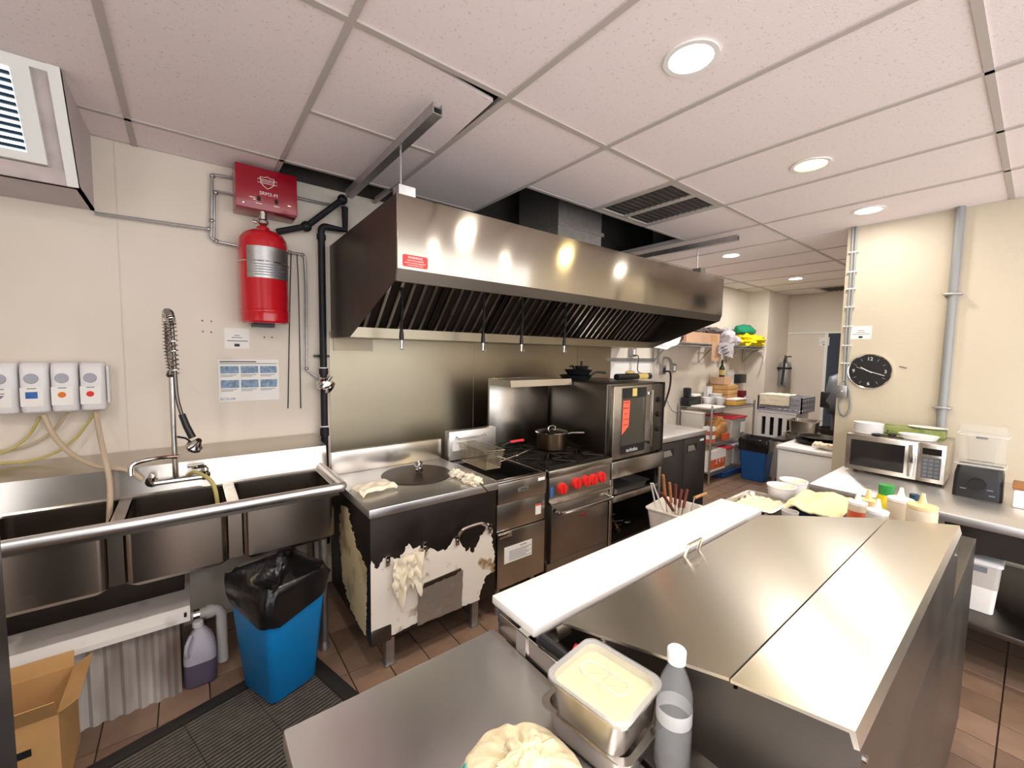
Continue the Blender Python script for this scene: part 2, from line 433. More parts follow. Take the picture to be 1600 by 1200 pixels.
# return-air grille with two dark panes
g = thing('return_air_grille', 'square ceiling grille with two dark panes beside the exhaust duct', 'vent', (2.565, 1.69, CE-.004))
MB().box(2.275, 2.86, 1.40, 1.43, CE-.004, CE+.012).box(2.275, 2.86, 1.955, 1.985, CE-.004, CE+.012).box(2.275, 2.30, 1.43, 1.955, CE-.004, CE+.012).box(2.83, 2.86, 1.43, 1.955, CE-.004, CE+.012).box(2.545, 2.585, 1.43, 1.955, CE-.004, CE+.012).build('frame', 'grid_white', g)
for a, b in ((2.30, 2.545), (2.585, 2.83)):
    p = box('pane', 'slab_dark', a, b, 1.43, 1.955, CE+.006, CE+.012, g)
    for k in range(1, 12):
        yy = 1.43+.525*k/12
        box('fin', 'slab_dark', a, b, yy-.0015, yy+.0015, CE-.001, CE+.006, p)
g = thing('ceiling_vent', 'dark slatted ceiling vent near the far doorway', 'vent', (7.4, 1.9, CE-.01))
MB().box(7.15, 7.66, 1.62, 1.66, CE-.01, CE+.0).box(7.15, 7.66, 2.05, 2.09, CE-.01, CE).box(7.15, 7.19, 1.66, 2.05, CE-.01, CE).box(7.62, 7.66, 1.66, 2.05, CE-.01, CE).build('frame', 'grid_white', g)
box('backing', 'slab_dark', 7.19, 7.62, 1.66, 2.05, CE-.004, CE, g)
for k in range(6): box('slat', 'steel_black', 7.19, 7.62, 1.70+k*.06, 1.715+k*.06, CE-.01, CE-.004, g)

# recessed lamps
def lamp(x, y, warm=False, lab=None, power=1.0):
    t = thing('recessed_lamp', lab or 'round recessed ceiling lamp glowing white', 'lamp', (x, y, CE-.006), 'recessed ceiling lamps')
    MB().lathe([(.072, -.006), (.09, -.006), (.09, 0), (.072, 0)], (x, y, CE), 28, cap=False).build('trim_ring', 'trim_white', t)
    MB().lathe([(.0005, -.003), (.073, -.003), (.073, 0), (.0005, 0)], (x, y, CE), 28).build('lens', 'lamp_warm' if warm else 'lamp_white', t)
    l = bpy.data.lights.new('recessed_lamp_light', 'AREA'); l.shape = 'DISK'; l.size = .14; l.energy = LAMP_W*power; l.color = (1, .84, .42) if warm else (1, .955, .90)
    o = bpy.data.objects.new('recessed_lamp_light', l); C.objects.link(o); o.parent = t; o.location = (0, 0, -.004)
lamp(1.39, .81, lab='bright white recessed lamp in the ceiling tile above the prep table lid')
lamp(2.62, .82, True, 'warm yellow recessed ceiling lamp', .9)
lamp(3.70, .80, lab='white recessed lamp in the ceiling close to the clock wall', power=.45)
lamp(4.32, 1.99, lab='white recessed ceiling lamp beside the hood hanger rail', power=1.7)
lamp(6.15, 2.01, lab='white recessed ceiling lamp over the far passage', power=2.0)
for x, y in ((-1.05, .81), (.18, .35), (.2, -1.4), (1.4, -1.4), (2.62, -1.1)): lamp(x, y, lab='unseen white recessed ceiling lamp added outside the view')  # unseen lamps: first read off the faucet shadows, the rest added
# light of the room behind the far doorway
l = bpy.data.lights.new('doorway_light', 'POINT'); l.energy = 2; l.shadow_soft_size = .2; o = bpy.data.objects.new('doorway_light', l); C.objects.link(o); o.location = (8.2, 1.2, 2.3)

# louvred window housing high on the left
hs = bpy.data.objects.new('window_1', None); C.objects.link(hs); hs.location = (-.85, 2.7, 2.235); ORG['window_1'] = Vector((-.85, 2.7, 2.235)); hs['kind'] = 'structure'
X0, X1 = -1.35, -.338
def fy(z): return 2.535-(z-2.235)*.68      # sloped front plane
prof = [(2.535, 2.235), (W, 2.235), (W, CE), (fy(CE), CE)]
for a, b in ((X0, X0+.012), (X1-.012, X1)): MB().prism(prof, 'x', a, b).build('side_panel', 'housing_grey', hs)
MB().box(X0, X1, 2.545, W, 2.235, 2.247).build('bottom_panel', 'housing_grey', hs)
def strip(nm, m, x0, x1, z0, z1, d0, d1, par=hs):
    return MB().prism([(fy(z0)+d0, z0), (fy(z0)+d1, z0), (fy(z1)+d1, z1), (fy(z1)+d0, z1)], 'x', x0, x1).build(nm, m, par)
strip('front_frame', 'louver_white', X1-.034, X1, 2.235, CE, -.004, .03)
strip('front_frame', 'housing_panel', X0, X1-.034, 2.235, 2.285, 0, .03)
strip('front_frame', 'louver_white', X0, X1-.034, 2.572, CE, 0, .03)
strip('recess_panel', 'housing_panel', X0, X1-.034, 2.285, 2.572, .02, .03)
vb = strip('vent_board', 'louver_white', X0+.1, X1-.078, 2.29, 2.568, -.012, .018)
strip('backing', 'louver_daylight', X0+.15, X1-.128, 2.318, 2.55, -.0135, -.012, vb)
for k in range(11):
    z = 2.322+k*.0205
    strip('slat', 'louver_dark', X0+.15, X1-.128, z, z+.009, -.024, -.0135, vb)

# stainless wall sheets behind the cooking line
for a, b in ((.735, 1.858), (1.862, 3.10), (3.104, 3.63)):
    box('stainless_sheet', 'steel_splash', a, b, W-.004, W, .3, 1.70, wb)
box('sheet_cap', 'bottle_beige', .76, 1.02, W-.012, W-.004, 1.575, 1.66, wb)

# ================================================================== HOOD
hd = thing('exhaust_hood', 'long stainless steel exhaust hood with baffle filters above the cooking line', 'exhaust hood', (2.27, 2.35, 1.655))
HX0, HX1, HY = .75, 3.79, 1.8
box('front_panel', 'steel_hood', HX0, HX1, HY, HY+.01, 1.945, 2.272, hd, .002)
MB().prism([(HY-.002, 1.945), (HY+.018, 1.892), (HY+.05, 1.895), (HY+.05, 1.905), (HY+.026, 1.905), (HY+.012, 1.95)], 'x', HX0, HX1).build('front_lip', 'steel_dark', hd)
sp = [(HY, 2.272), (W-.005, 2.25), (W-.005, 1.66), (2.5, 1.655), (HY+.02, 1.895), (HY, 1.945)]
MB().prism(sp, 'x', HX0-.004, HX0).build('side_panel', 'steel_grease', hd)
MB().prism(sp, 'x', HX1, HX1+.004).build('side_panel', 'steel_dark', hd)
MB().prism([(HY+.01, 2.262), (W-.005, 2.24), (W-.005, 2.25), (HY+.01, 2.272)], 'x', HX0, HX1).build('top_panel', 'steel_black', hd)
MB().box(HX0, HX1, W-.02, W-.005, 1.66, 2.24).build('back_panel', 'steel_black', hd)
MB().box(HX0, HX1, 2.5, 2.515, 1.655, 1.715).box(HX0, HX1, 2.515, W-.02, 1.655, 1.668).box(HX0, HX1, 2.515, 2.60, 1.668, 1.672).build('grease_trough', 'steel_splash', hd)
FA = Vector((0, 2.54, 1.70)); FB = Vector((0, 2.02, 2.235)); fd = (FB-FA); fl = fd.length; fd.normalize(); fnm = Vector((0, -fd.z, fd.y)); fnm = fnm if fnm.y < 0 else -fnm
def incl(M_, x0, x1, s0, s1, n0, n1):
    P = []
    for n_ in (n0, n1):
        for s_ in (s0, s1):
            for x in (x0, x1): P.append(Vector((x, 0, 0))+FA+fd*s_+fnm*n_)
    v = [M_._v(p) for p in P]
    for q in ((0, 2, 3, 1), (4, 5, 7, 6), (0, 1, 5, 4), (2, 6, 7, 3), (0, 4, 6, 2), (1, 3, 7, 5)): M_._f([v[i] for i in q])
    return M_
nf = 6; fw = (3.60-.80)/nf
for i in range(nf):
    x0 = .80+i*fw; x1 = x0+fw-.006
    f_ = incl(MB(), x0, x1, 0, fl, -.03, -.02)
    incl(f_, x0, x1, 0, .03, -.02, .004); incl(f_, x0, x1, fl-.03, fl, -.02, .004)
    incl(f_, x0, x0+.012, 0, fl, -.02, .004); incl(f_, x1-.012, x1, 0, fl, -.02, .004)
    f_ = f_.build('baffle_filter', 'steel_black', hd)
    for k in range(6):
        xx = x0+.03+k*(fw-.04)/6
        b_ = incl(MB(), xx, xx+.018, .03, fl-.03, -.004, .008); incl(b_, xx, xx+.004, .03, fl-.03, -.02, -.004)
        b_.build('baffle', 'steel', f_)
incl(MB(), 3.6, 3.79, 0, fl, -.03, -.01).build('filler_panel', 'steel_grease', hd)
# red warning sticker
st = MB(); st.xf = Matrix.Translation((.835, HY, 1.985)) @ Matrix.Rotation(math.pi/2, 4, 'X')
st.loft([rrect(0, 0, .062, .027, .008, 0), rrect(0, 0, .062, .027, .008, .001)])
st = st.build('warning_sticker', 'red_knob', hd)
text('lettering', 'WARNING', .015, (.835, HY-.0012, 2.0), 'y', 'white_print', st)
text('lettering', 'TURN ON FAN BEFORE', .008, (.835, HY-.0012, 1.987), 'y', 'white_print', st)
text('lettering', 'USING COOKING EQUIPMENT', .0075, (.835, HY-.0012, 1.976), 'y', 'white_print', st)
text('lettering', 'CLEAN FILTERS OFTEN', .0075, (.835, HY-.0012, 1.966), 'y', 'white_print', st)
# hanger brackets, rods and strut channels
for xx, z1, yy0, yy1, ls, lr in ((.80, 2.50, 1.52, 2.66, 'steel strut channel fixed under the ceiling tiles beside the red control box', 'thin threaded rod dropping to the hood corner beside the red warning sticker'),
                                 (3.47, 2.50, 1.55, 2.60, 'steel strut channel under the ceiling at the passage end of the hood', 'thin threaded rod dropping to the passage end of the hood')):
    sc = MB(); sc.box(xx-.021, xx+.021, yy0, yy1, z1, z1+.004).box(xx-.021, xx-.017, yy0, yy1, z1+.004, z1+.042).box(xx+.017, xx+.021, yy0, yy1, z1+.004, z1+.042)
    for k in range(8): sc.box(xx-.017, xx+.017, yy0+.02+k*.14, yy0+.06+k*.14, z1+.036, z1+.042)
    sc.build('strut_channel', 'galvanized', label=ls, cat='strut channel', group='hood hanger rails')
    r_ = thing('hanger_rod', lr, 'hanger rod', (xx, 1.88, 2.272), 'hood hanger rods')
    MB().cyl((xx, 1.88, 2.28), (xx, 1.88, 2.499), .005, 8).build('rod', 'galvanized', r_)
    MB().box(xx-.03, xx+.05, 1.83, 1.90, 2.272, 2.28).box(xx-.03, xx+.05, 1.83, 1.834, 2.28, 2.325).box(xx-.03, xx-.026, 1.834, 1.90, 2.28, 2.325).build('bracket', 'galvanized', r_)
    MB().cyl((xx, 1.88, 2.28), (xx, 1.88, 2.29), .011, 6).build('nut', 'galvanized', r_)
# exhaust duct
d_ = thing('exhaust_duct', 'square sheet metal duct rising from the hood into the open ceiling', 'duct', (2.355, 2.42, 2.275))
MB().box(2.12, 2.59, 2.2, 2.65, 2.275, 3.09).build('duct_body', 'galvanized', d_)
MB().box(2.105, 2.605, 2.185, 2.665, 2.50, 2.525).build('flange', 'galvanized', d_)
# nozzle drops
for i, (x, y) in enumerate(((.98, 2.3), (1.55, 2.3), (1.88, 2.3), (2.31, 2.3))):
    n_ = MB().tube(curve([(x, y, 1.99), (x+.004, y-.003, 1.85), (x, y, 1.70)]), .0085, 8).build('suppression_nozzle', 'black_matte', hd)
    MB().lathe([(.012, 0), (.014, .02), (.012, .04), (.010, .06)], (x, y, 1.64), 12).build('collar', 'black_plastic', n_)
    MB().lathe([(.004, 0), (.009, .006), (.007, .03), (.010, .045), (.010, .055)], (x, y, 1.585), 12).build('tip', 'chrome', n_)
    MB().tube(arc((x+.012, y, 1.60), .014, 0, 360, 14)[:-1], .0015, 5, closed=True).build('cap_ring', 'galvanized', n_)

# ================================================================== LEFT WALL: SINK AND FITTINGS
def px(u, v, **k):
    # a photo pixel gives a direction; the plane it lies on (x=, y= or z=) gives the distance
    (ax, c), = k.items(); i = 'xyz'.index(ax)
    d = ar*((u-800)/FPX)-au*((v-600)/FPX)-ab; o = Vector((0, 0, H))
    return o+d*((c-o[i])/d[i])
sk = thing('sink', 'stainless steel three-compartment sink with rolled rim along the wall', 'sink', (-.25, 2.4, 0))
SX0, SX1 = -1.25, .60
for a, b in ((-.618, -.268), (-.226, .118), (.165, .565)):
    m_ = MB(); y0, y1, z0, z1, t_ = 2.165, 2.555, .615, .872, .006
    m_.loft([rrect((a+b)/2, (y0+y1)/2, (b-a)/2, (y1-y0)/2, .03, z1), rrect((a+b)/2, (y0+y1)/2, (b-a)/2, (y1-y0)/2, .03, z0+.02), rrect((a+b)/2, (y0+y1)/2, (b-a)/2-.02, (y1-y0)/2-.02, .03, z0),
             rrect((a+b)/2, (y0+y1)/2, (b-a)/2-.03, (y1-y0)/2-.03, .03, z0+t_), rrect((a+b)/2, (y0+y1)/2, (b-a)/2-t_-.004, (y1-y0)/2-t_-.004, .03, z0+.03), rrect((a+b)/2, (y0+y1)/2, (b-a)/2-t_, (y1-y0)/2-t_, .03, z1)], False, False)
    bb = m_.build('basin', 'steel_sink', sk)
    MB().lathe([(.0005, 0), (.035, 0), (.045, .004), (.0005, .004)], ((a+b)/2, 2.36, z0+.007), 20).build('drain', 'steel_dark', bb)
m_ = MB()
for a, b in ((-.268, -.226), (.118, .165), (.565, SX1)): m_.box(a, b, 2.16, 2.56, .862, .874)
m_.box(SX0, SX1, 2.13, 2.167, .866, .880).box(SX0, SX1, 2.553, 2.60, .866, .880).box(SX0, -.618, 2.167, 2.553, .862, .874)
m_.build('deck', 'steel', sk)
for a, b in ((-.270, -.224), (.116, .167)):
    MB().box(a, b, 2.172, 2.18, .64, .866).build('divider_strip', 'steel_sink', sk)
MB().tube([(SX0, 2.135, .887), (SX1-.03, 2.135, .887)]+arc((SX1-.03, 2.165, .887), .03, -90, 0, 5, 'xy')[1:]+[(SX1, 2.60, .887)], .023, 14).build('rim', 'steel_top', sk)
MB().box(SX0, SX1-.02, 2.145, 2.152, .845, .872).build('apron', 'steel_dark', sk)
MB().prism([(2.588, .868), (2.617, 1.004), (2.865, 1.034), (2.895, 1.034), (2.895, 1.026), (2.866, 1.026), (2.624, .998), (2.60, .868)], 'x', SX0, .635).build('backsplash', 'steel', sk)
for x, y in ((.52, 2.24), (.52, 2.52), (-.70, 2.52), (-1.15, 2.24), (-1.15, 2.52)):
    MB().lathe([(.026, 0), (.026, .02), (.018, .04), (.018, .05), (.021, .06), (.021, .64)], (x, y, 0), 14).build('leg', 'galvanized', sk)

fa = thing('faucet', 'chrome pre-rinse faucet with spring hose on the sink backsplash', 'faucet', (-.06, 2.56, .93))
FX, FY = -.066, 2.545
MB().tube([(-.15, 2.592, .935), (-.15, 2.56, .935), (-.145, FY, .935), (.035, FY, .935), (.045, 2.56, .935), (.045, 2.592, .935)], .014, 10).build('body', 'chrome', fa)
for x in (-.155, .045):
    MB().cyl((x, 2.5945, .935), (x, 2.575, .935), .026, 16).build('flange', 'chrome', fa)
    MB().lathe([(.012, 0), (.015, .01), (.015, .03), (.008, .04)], (x+.004, FY, .945), 14).build('valve', 'chrome', fa)
MB().tube([(.05, FY, .985), (.0, 2.50, .995)], .007, 8).build('lever', 'chrome', fa); MB().tube([(-.02, FY-.02, 1.0), (.045, FY-.03, 1.005)], .008, 8).build('lever', 'chrome', fa)
MB().cyl((FX, FY, .93), (FX, FY, 1.46), .0115, 12).build('riser', 'chrome', fa)
MB().lathe([(.016, 0), (.02, .012), (.016, .024)], (FX, FY, 1.435), 14).build('collar', 'steel_dark', fa)
MB().tube([(FX, FY, 1.447), (FX, 2.72, 1.447), (FX, 2.895, 1.447)], .006, 8).build('wall_bracket', 'chrome', fa)
MB().tube([(FX+.01, FY-.01, 1.052)]+curve([(FX+.01, FY-.02, 1.055), (FX-.06, FY-.05, 1.062), (-.19, 2.47, 1.06), (-.215, 2.46, 1.045), (-.218, 2.458, 1.005)], 5), .0105, 10).build('spout', 'chrome', fa)
hose = curve([(FX, FY, 1.46), (FX-.01, FY, 1.58), (FX-.008, FY-.03, 1.70), (FX, FY-.08, 1.735), (FX+.012, FY-.13, 1.68), (FX+.016, FY-.15, 1.52), (FX+.02, FY-.16, 1.36), (FX+.035, FY-.165, 1.27)], 8)
MB().tube(hose, .008, 8).build('hose', 'steel_dark', fa)
cs = []; L_ = hose[:44]
for i in range(len(L_)-1):
    a, b = L_[i], L_[i+1]; d = (b-a).normalized(); o1 = d.orthogonal().normalized() if i == 0 else (o1-d*o1.dot(d)).normalized(); o2 = d.cross(o1)
    for k in range(8):
        th = 2*math.pi*k/8; cs.append(a.lerp(b, k/8)+o1*(.0165*math.cos(th))+o2*(.0165*math.sin(th)))
MB().tube(cs, .0026, 5).build('spring', 'chrome', fa)
MB().tube([(FX+.035, FY-.165, 1.275), (FX+.05, FY-.17, 1.22), (FX+.07, FY-.175, 1.165)], .013, 10, r2=.015).build('grip', 'black_plastic', fa)
MB().tube([(FX+.015, FY-.17, 1.175), (FX+.045, FY-.172, 1.165), (FX+.06, FY-.175, 1.15)], .005, 6).build('lever', 'black_plastic', fa)
hd2 = MB(); hd2.xf = Matrix.Translation((FX+.075, FY-.18, 1.125)) @ Matrix.Rotation(.7, 4, 'X') @ Matrix.Rotation(.4, 4, 'Y')
hd2.lathe([(.012, .045), (.02, .02), (.032, .008), (.034, -.006), (.026, -.012), (.0005, -.012)], (0, 0, 0), 20).build('spray_head', 'chrome', fa)

# soap dispensers
for i, (x0, x1, lab, pm) in enumerate(((-.695, -.603, 'white wall dispenser with a plain grey printed label', 'grey_print'), (-.600, -.508, 'white wall dispenser with a blue square label', 'blue_print'),
                                       (-.505, -.414, 'white wall dispenser with an orange dot label', 'orange_print'), (-.411, -.322, 'white wall dispenser with a red dot label', 'red_knob'))):
    d = thing('chemical_dispenser', lab+' above the sink', 'dispenser', ((x0+x1)/2, 2.85, 1.27), 'chemical dispensers above the sink')
    b = MB(); b.loft([rrect((x0+x1)/2, 2.845, (x1-x0)/2-.006, .045, .02, 1.268), rrect((x0+x1)/2, 2.845, (x1-x0)/2-.002, .053, .02, 1.278), rrect((x0+x1)/2, 2.845, (x1-x0)/2-.002, .053, .02, 1.46), rrect((x0+x1)/2, 2.848, (x1-x0)/2-.002, .045, .02, 1.488), rrect((x0+x1)/2, 2.855, (x1-x0)/2-.008, .036, .02, 1.498)])
    b.build('housing', 'white_plastic', d, ang=1.0)
    xc = (x0+x1)/2-.006
    MB().lathe([(.0005, 0), (.021, 0), (.023, .004), (.023, .006), (.0005, .006)], (xc, 2.787, 1.425), 20, 'y').build('button', 'grey_plastic', d)
    lp = MB().box(xc-.036, xc+.034, 2.7912, 2.792, 1.30, 1.385).build('label_plate', 'paper', d)
    MB().box(xc-.014, xc+.014, 2.7905, 2.7912, 1.378, 1.382).build('print', 'grey_print', lp)
    if i == 1: MB().box(xc-.02, xc+.017, 2.7905, 2.7912, 1.335, 1.365).build('print', pm, lp)
    elif i: MB().lathe([(.0005, 0), (.0135, 0), (.0135, .0007), (.0005, .0007)], (xc-.002, 2.7905, 1.348), 20, 'y').build('print', pm, lp)
    else: MB().prism([(xc-.014, 1.352), (xc+.014, 1.352), (xc, 1.335)], 'y', 2.7905, 2.7912).box(xc-.014, xc+.014, 2.7905, 2.7912, 1.358, 1.362).build('print', pm, lp)
MB().box(-.321, -.312, 2.83, W, 1.30, 1.48).build('dispenser_backplate', 'white_plastic', label='white mounting plate at the open end of the dispenser row', cat='plate')
for lab, mm, r, pts in (('thick tan hose looping from the dispensers to the faucet', 'hose_tan', .011, [px(68, 648, y=2.84), px(84, 680, y=2.8), px(110, 708, y=2.72), px(150, 728, y=2.60), px(200, 735, y=2.56), (-.186, 2.548, .955)]),
                        ('tan hose dropping from the red dot dispenser into the sink', 'hose_tan', .011, [px(150, 642, y=2.84), px(156, 680, y=2.72), px(165, 720, y=2.555), px(172, 760, y=2.52), (-.30, 2.48, .76)]),
                        ('thin yellowish tube sagging left from the blue label dispenser', 'hose_yellow', .006, [px(62, 652, y=2.85), px(45, 680, y=2.87), px(15, 703, y=2.86), px(-20, 712, y=2.86)]),
                        ('thin yellowish tube crossing behind the tan hose above the sink splash', 'hose_yellow', .006, [px(146, 648, y=2.85), px(118, 685, y=2.845), px(85, 708, y=2.838), px(40, 721, y=2.835), px(-20, 724, y=2.835)]),
                        ('thin pale tube slanting down from the orange dot dispenser', 'hose_tan', .006, [px(106, 645, y=2.85), px(80, 676, y=2.88), px(40, 698, y=2.885), px(-20, 708, y=2.885)]),
                        ('yellow hose bending from the faucet into the sink basin', 'hose_yellow', .009, [(-.02, 2.53, .955), px(305, 738, y=2.48), px(326, 748, y=2.42), px(336, 765, y=2.38), px(342, 800, y=2.36)])):
    MB().tube(curve(pts, 8), r, 10).build('hose', mm, label=lab, cat='hose')

# poster and notices
po = thing('instruction_poster', 'white laminated washing instruction poster with small photos on the wall', 'poster', (.285, W, 1.268))
box('sheet', 'paper', .132, .438, W-.003, W, 1.268, 1.512, po)
for r_ in range(2):
    for c_ in range(3):
        x = .143+c_*.098; z = 1.432-r_*.085
        box('photo', 'photo_print', x, x+.088, W-.0042, W-.003, z, z+.042-(r_*-.004), po)
        for k in range(2): box('text_line', 'grey_print', x, x+.078-.02*k, W-.0038, W-.003, z-.011-.008*k, z-.008-.008*k, po)
box('text_line', 'dark_print', .14, .32, W-.0038, W-.003, 1.497, 1.503, po); box('text_line', 'grey_print', .14, .43, W-.0038, W-.003, 1.487, 1.491, po)
text('lettering', 'ECOLAB', .019, (.175, W-.0036, 1.283), 'y', 'blue_print', po)
nt = thing('wall_notice', 'small white notice with a dark square under the red tank', 'notice', (.22, W, 1.555))
a = px(350, 512, y=W); b = px(390, 545, y=W)
box('sheet', 'paper', a.x, b.x, W-.002, W, b.z, a.z, nt)
box('symbol', 'dark_print', (a.x+b.x)/2-.014, (a.x+b.x)/2+.012, W-.003, W-.002, b.z+.012, b.z+.028, nt)
box('text_line', 'grey_print', a.x+.012, b.x-.008, W-.003, W-.002, b.z+.042, b.z+.047, nt); box('text_line', 'grey_print', a.x+.035, b.x-.035, W-.003, W-.002, b.z+.062, b.z+.066, nt); box('text_line', 'grey_print', a.x+.048, b.x-.048, W-.003, W-.002, b.z+.074, b.z+.078, nt)
for i, (u, v) in enumerate(((316, 501), (330, 502), (317, 518), (330, 519), (413, 527), (425, 527))):
    p = px(u, v, y=W); MB().lathe([(.0005, -.003), (.005, -.002), (.005, 0), (.0005, 0)], (p.x, W, p.z), 10, 'y').build('wall_bolt', 'steel_dark', wb)

# red control box
rb = thing('suppression_control_box', 'red metal fire suppression control box with white shield emblem', 'control box', (.378, 2.8, 2.345))
box('case', 'red_enamel', .228, .528, 2.72, W, 2.345, 2.572, rb, .006)
sh = [(-.042, .03), (-.022, .028), (0, .036), (.022, .028), (.042, .03), (.04, -.01), (.022, -.03), (0, -.044), (-.022, -.03), (-.04, -.01)]
SC = (.378, 2.50)
MB().tube([(SC[0]+u*.8, 2.719, SC[1]+v*.8) for u, v in sh], .0018, 5, closed=True).build('emblem', 'white_print', rb)
MB().tube([(SC[0]+u, 2.719, SC[1]+v) for u, v in ((-.046, .012), (.046, .012), (.046, -.008), (-.046, -.008))], .0014, 5, closed=True).build('emblem', 'white_print', rb)
text('lettering', 'BUCKEYE', .014, (SC[0], 2.7194, SC[1]+.002), 'y', 'white_print', rb)
text('lettering', 'SRM3-M', .026, (SC[0]+.005, 2.7194, 2.436), 'y', 'white_print', rb)
for x in (.335, .42): box('window', 'black_matte', x-.008, x+.008, 2.718, 2.72, 2.392, 2.416, rb)
for x, z in ((.305, 2.405), (.335, 2.378), (.42, 2.378)): box('print', 'white_print', x-.014, x+.014, 2.7192, 2.72, z-.002, z+.002, rb)
MB().lathe([(.0005, -.002), (.005, -.001), (.005, 0)], (.262, 2.72, 2.37), 10, 'y').build('screw', 'chrome', rb)
# red tank
tk = thing('suppressant_tank', 'red cylindrical fire suppressant tank mounted under the red control box', 'tank', (.357, 2.765, 1.705))
TC = (.357, 2.765, 0)
MB().lathe([(.0005, 1.722), (.112, 1.722), (.121, 1.732), (.121, 1.775), (.123, 1.78), (.121, 1.785), (.121, 1.79), (.123, 1.795), (.121, 1.80), (.121, 2.16), (.117, 2.19), (.10, 2.218), (.06, 2.24), (.035, 2.248), (.03, 2.262), (.0005, 2.262)], TC, 36).build('cylinder', 'red_tank', tk)
lb = []
for k in range(15):
    a = math.radians(-140+k*8.2); lb.append((TC[0]+.1222*math.cos(a), TC[1]+.1222*math.sin(a)))
m_ = MB()
m_.sheet(lambda u, v: (TC[0]+.1225*math.cos(math.radians(-138+u*116)), TC[1]+.1225*math.sin(math.radians(-138+u*116)), 1.965+v*.17), 16, 1, .001)
lbl = m_.build('label_plate', 'galvanized', tk)
MB().tube([(TC[0]+.124*math.cos(math.radians(a)), TC[1]+.124*math.sin(math.radians(a)), 2.055) for a in range(-200, 25, 12)], .003, 6).build('strap', 'chrome', tk)
m_ = MB()
for k in range(5): m_.sheet(lambda u, v: (TC[0]+.1232*math.cos(math.radians(-120+u*(60+10*(k % 3)))), TC[1]+.1232*math.sin(math.radians(-120+u*(60+10*(k % 3)))), 1.98+.014*k+v*.004), 10, 1, .0004)
m_.build('print', 'grey_print', lbl)
MB().lathe([(.018, 2.262), (.024, 2.275), (.03, 2.28), (.03, 2.295), (.02, 2.305), (.022, 2.345)], TC, 16).build('valve', 'chrome', tk)
MB().cyl((TC[0]-.03, TC[1], 2.287), (TC[0]-.05, TC[1], 2.287), .008, 10).build('gauge_port', 'chrome', tk)
MB().box(.30, .41, 2.80, W, 1.705, 1.72).box(.30, .41, W-.008, W, 1.72, 2.2).build('bracket', 'black_plastic', tk)

# conduits
def pipe(nm, mm, r, pts, lab, cat, elbows=(), n=10):
    t_ = thing(nm, lab, cat, tuple(min(Vector(p)[i] for p in pts) for i in range(3)))
    MB().tube(pts, r, n).build('run', mm, t_)
    for e in elbows: MB().blob(e, (r*1.7,)*3, 0, 0, n=12, m=8).build('fitting', mm, t_)
    return t_
yc = W-.03
Q = lambda u, v, y=yc: px(u, v, y=y)
cn = thing('conduit', 'grey conduit run joining the window housing, red control box and red tank', 'conduit', tuple(Q(148, 333)))
for r, pts in ((.008, [Q(148, 333), Q(326, 358), Q(331, 372), Q(340, 378), Q(371, 384, 2.86)]), (.008, [Q(330, 372), Q(331, 280), Q(334, 273), Q(364, 278)]), (.007, [Q(334, 372), Q(335, 305), Q(338, 299), Q(365, 304)])): MB().tube(pts, r, 10).build('run', 'galvanized', cn)
for e in (Q(326, 358), Q(338, 377), Q(332, 275), Q(331, 345), Q(337, 301)): MB().blob(e, (.0135,)*3, 0, 0, n=12, m=8).build('fitting', 'galvanized', cn)
pipe('conduit', 'galvanized', .007, [Q(462, 308), Q(500, 317), Q(540, 323)], 'straight pale conduit from the red control box toward the gas pipes', 'conduit', [])
pipe('conduit', 'galvanized', .007, [Q(449, 394), Q(470, 397), Q(476, 402), Q(478, 450), Q(479, 578), Q(498, 592)], 'thin grey conduit dropping from the red tank to the gas valve', 'conduit', [Q(473, 398), Q(479, 576), Q(452, 394)])
QW = lambda u, v: px(u, v, y=W-.006)
for pts, lab in (([QW(455, 392), QW(453, 470), QW(450, 638)], 'thin dark wire hanging on the wall close beside the red tank'), ([QW(464, 396), QW(467, 470), QW(470, 638)], 'thin dark wire hanging between the red tank and the drop conduit')):
    MB().tube(curve(pts, 6), .003, 6).build('wire', 'black_plastic', label=lab, cat='wire')
G = lambda u, v: px(u, v, y=W-.055)
gp = thing('gas_pipe', 'thick black gas pipe running down the wall between sink and cooking line', 'pipe', (.70, W-.055, .3))
g0 = G(497, 352); g1 = G(512, 690)
xg = (g0.x+g1.x)/2
MB().tube([(xg, W-.055, .30), (xg, W-.055, g0.z-.03)]+arc((xg+.03, W-.055, g0.z-.03), .03, 180, 90, 5)+[(xg+.145, W-.055, g0.z), (xg+.145, W-.055, 2.5)], .021, 12).build('run', 'pipe_black', gp)
for z, h in ((1.33, .05), (1.42, .04), (1.02, .05), (2.27, .03)): MB().cyl((xg, W-.055, z), (xg, W-.055, z+h), .027, 12).build('coupling', 'pipe_black', gp)
for z in (1.395, 1.46, 1.08, 1.345): MB().cyl((xg, W-.055, z), (xg, W-.055, z+.006), .0275, 12).build('band', 'trim_white', gp)
MB().box(xg-.05, xg+.045, W-.03, W-.018, 1.53, 1.545).build('clamp', 'black_plastic', gp)
va = MB(); vc = px(508, 601, y=W-.08)
va.xf = Matrix.Translation(vc) @ Matrix.Rotation(.6, 4, 'Y')
va.lathe([(.0005, -.05), (.03, -.045), (.045, -.03), (.045, -.01), (.035, 0), (.035, .02), (.048, .03), (.04, .045), (.0005, .05)], (0, 0, 0), 16, 'x')
va.box(-.02, .02, -.05, -.02, -.03, .03, .006).cyl((0, 0, .03), (0, 0, .065), .012, 10)
va.build('valve', 'chrome', gp)
pipe('gas_pipe', 'pipe_black', .019, [Vector((.44, W-.05, 2.272)), Vector((.60, W-.05, 2.335)), px(535, 312, y=W-.08)], 'black pipe slanting up from behind the red tank into the ceiling gap', 'pipe', [Vector((.60, W-.05, 2.335)), px(535, 312, y=W-.08)])

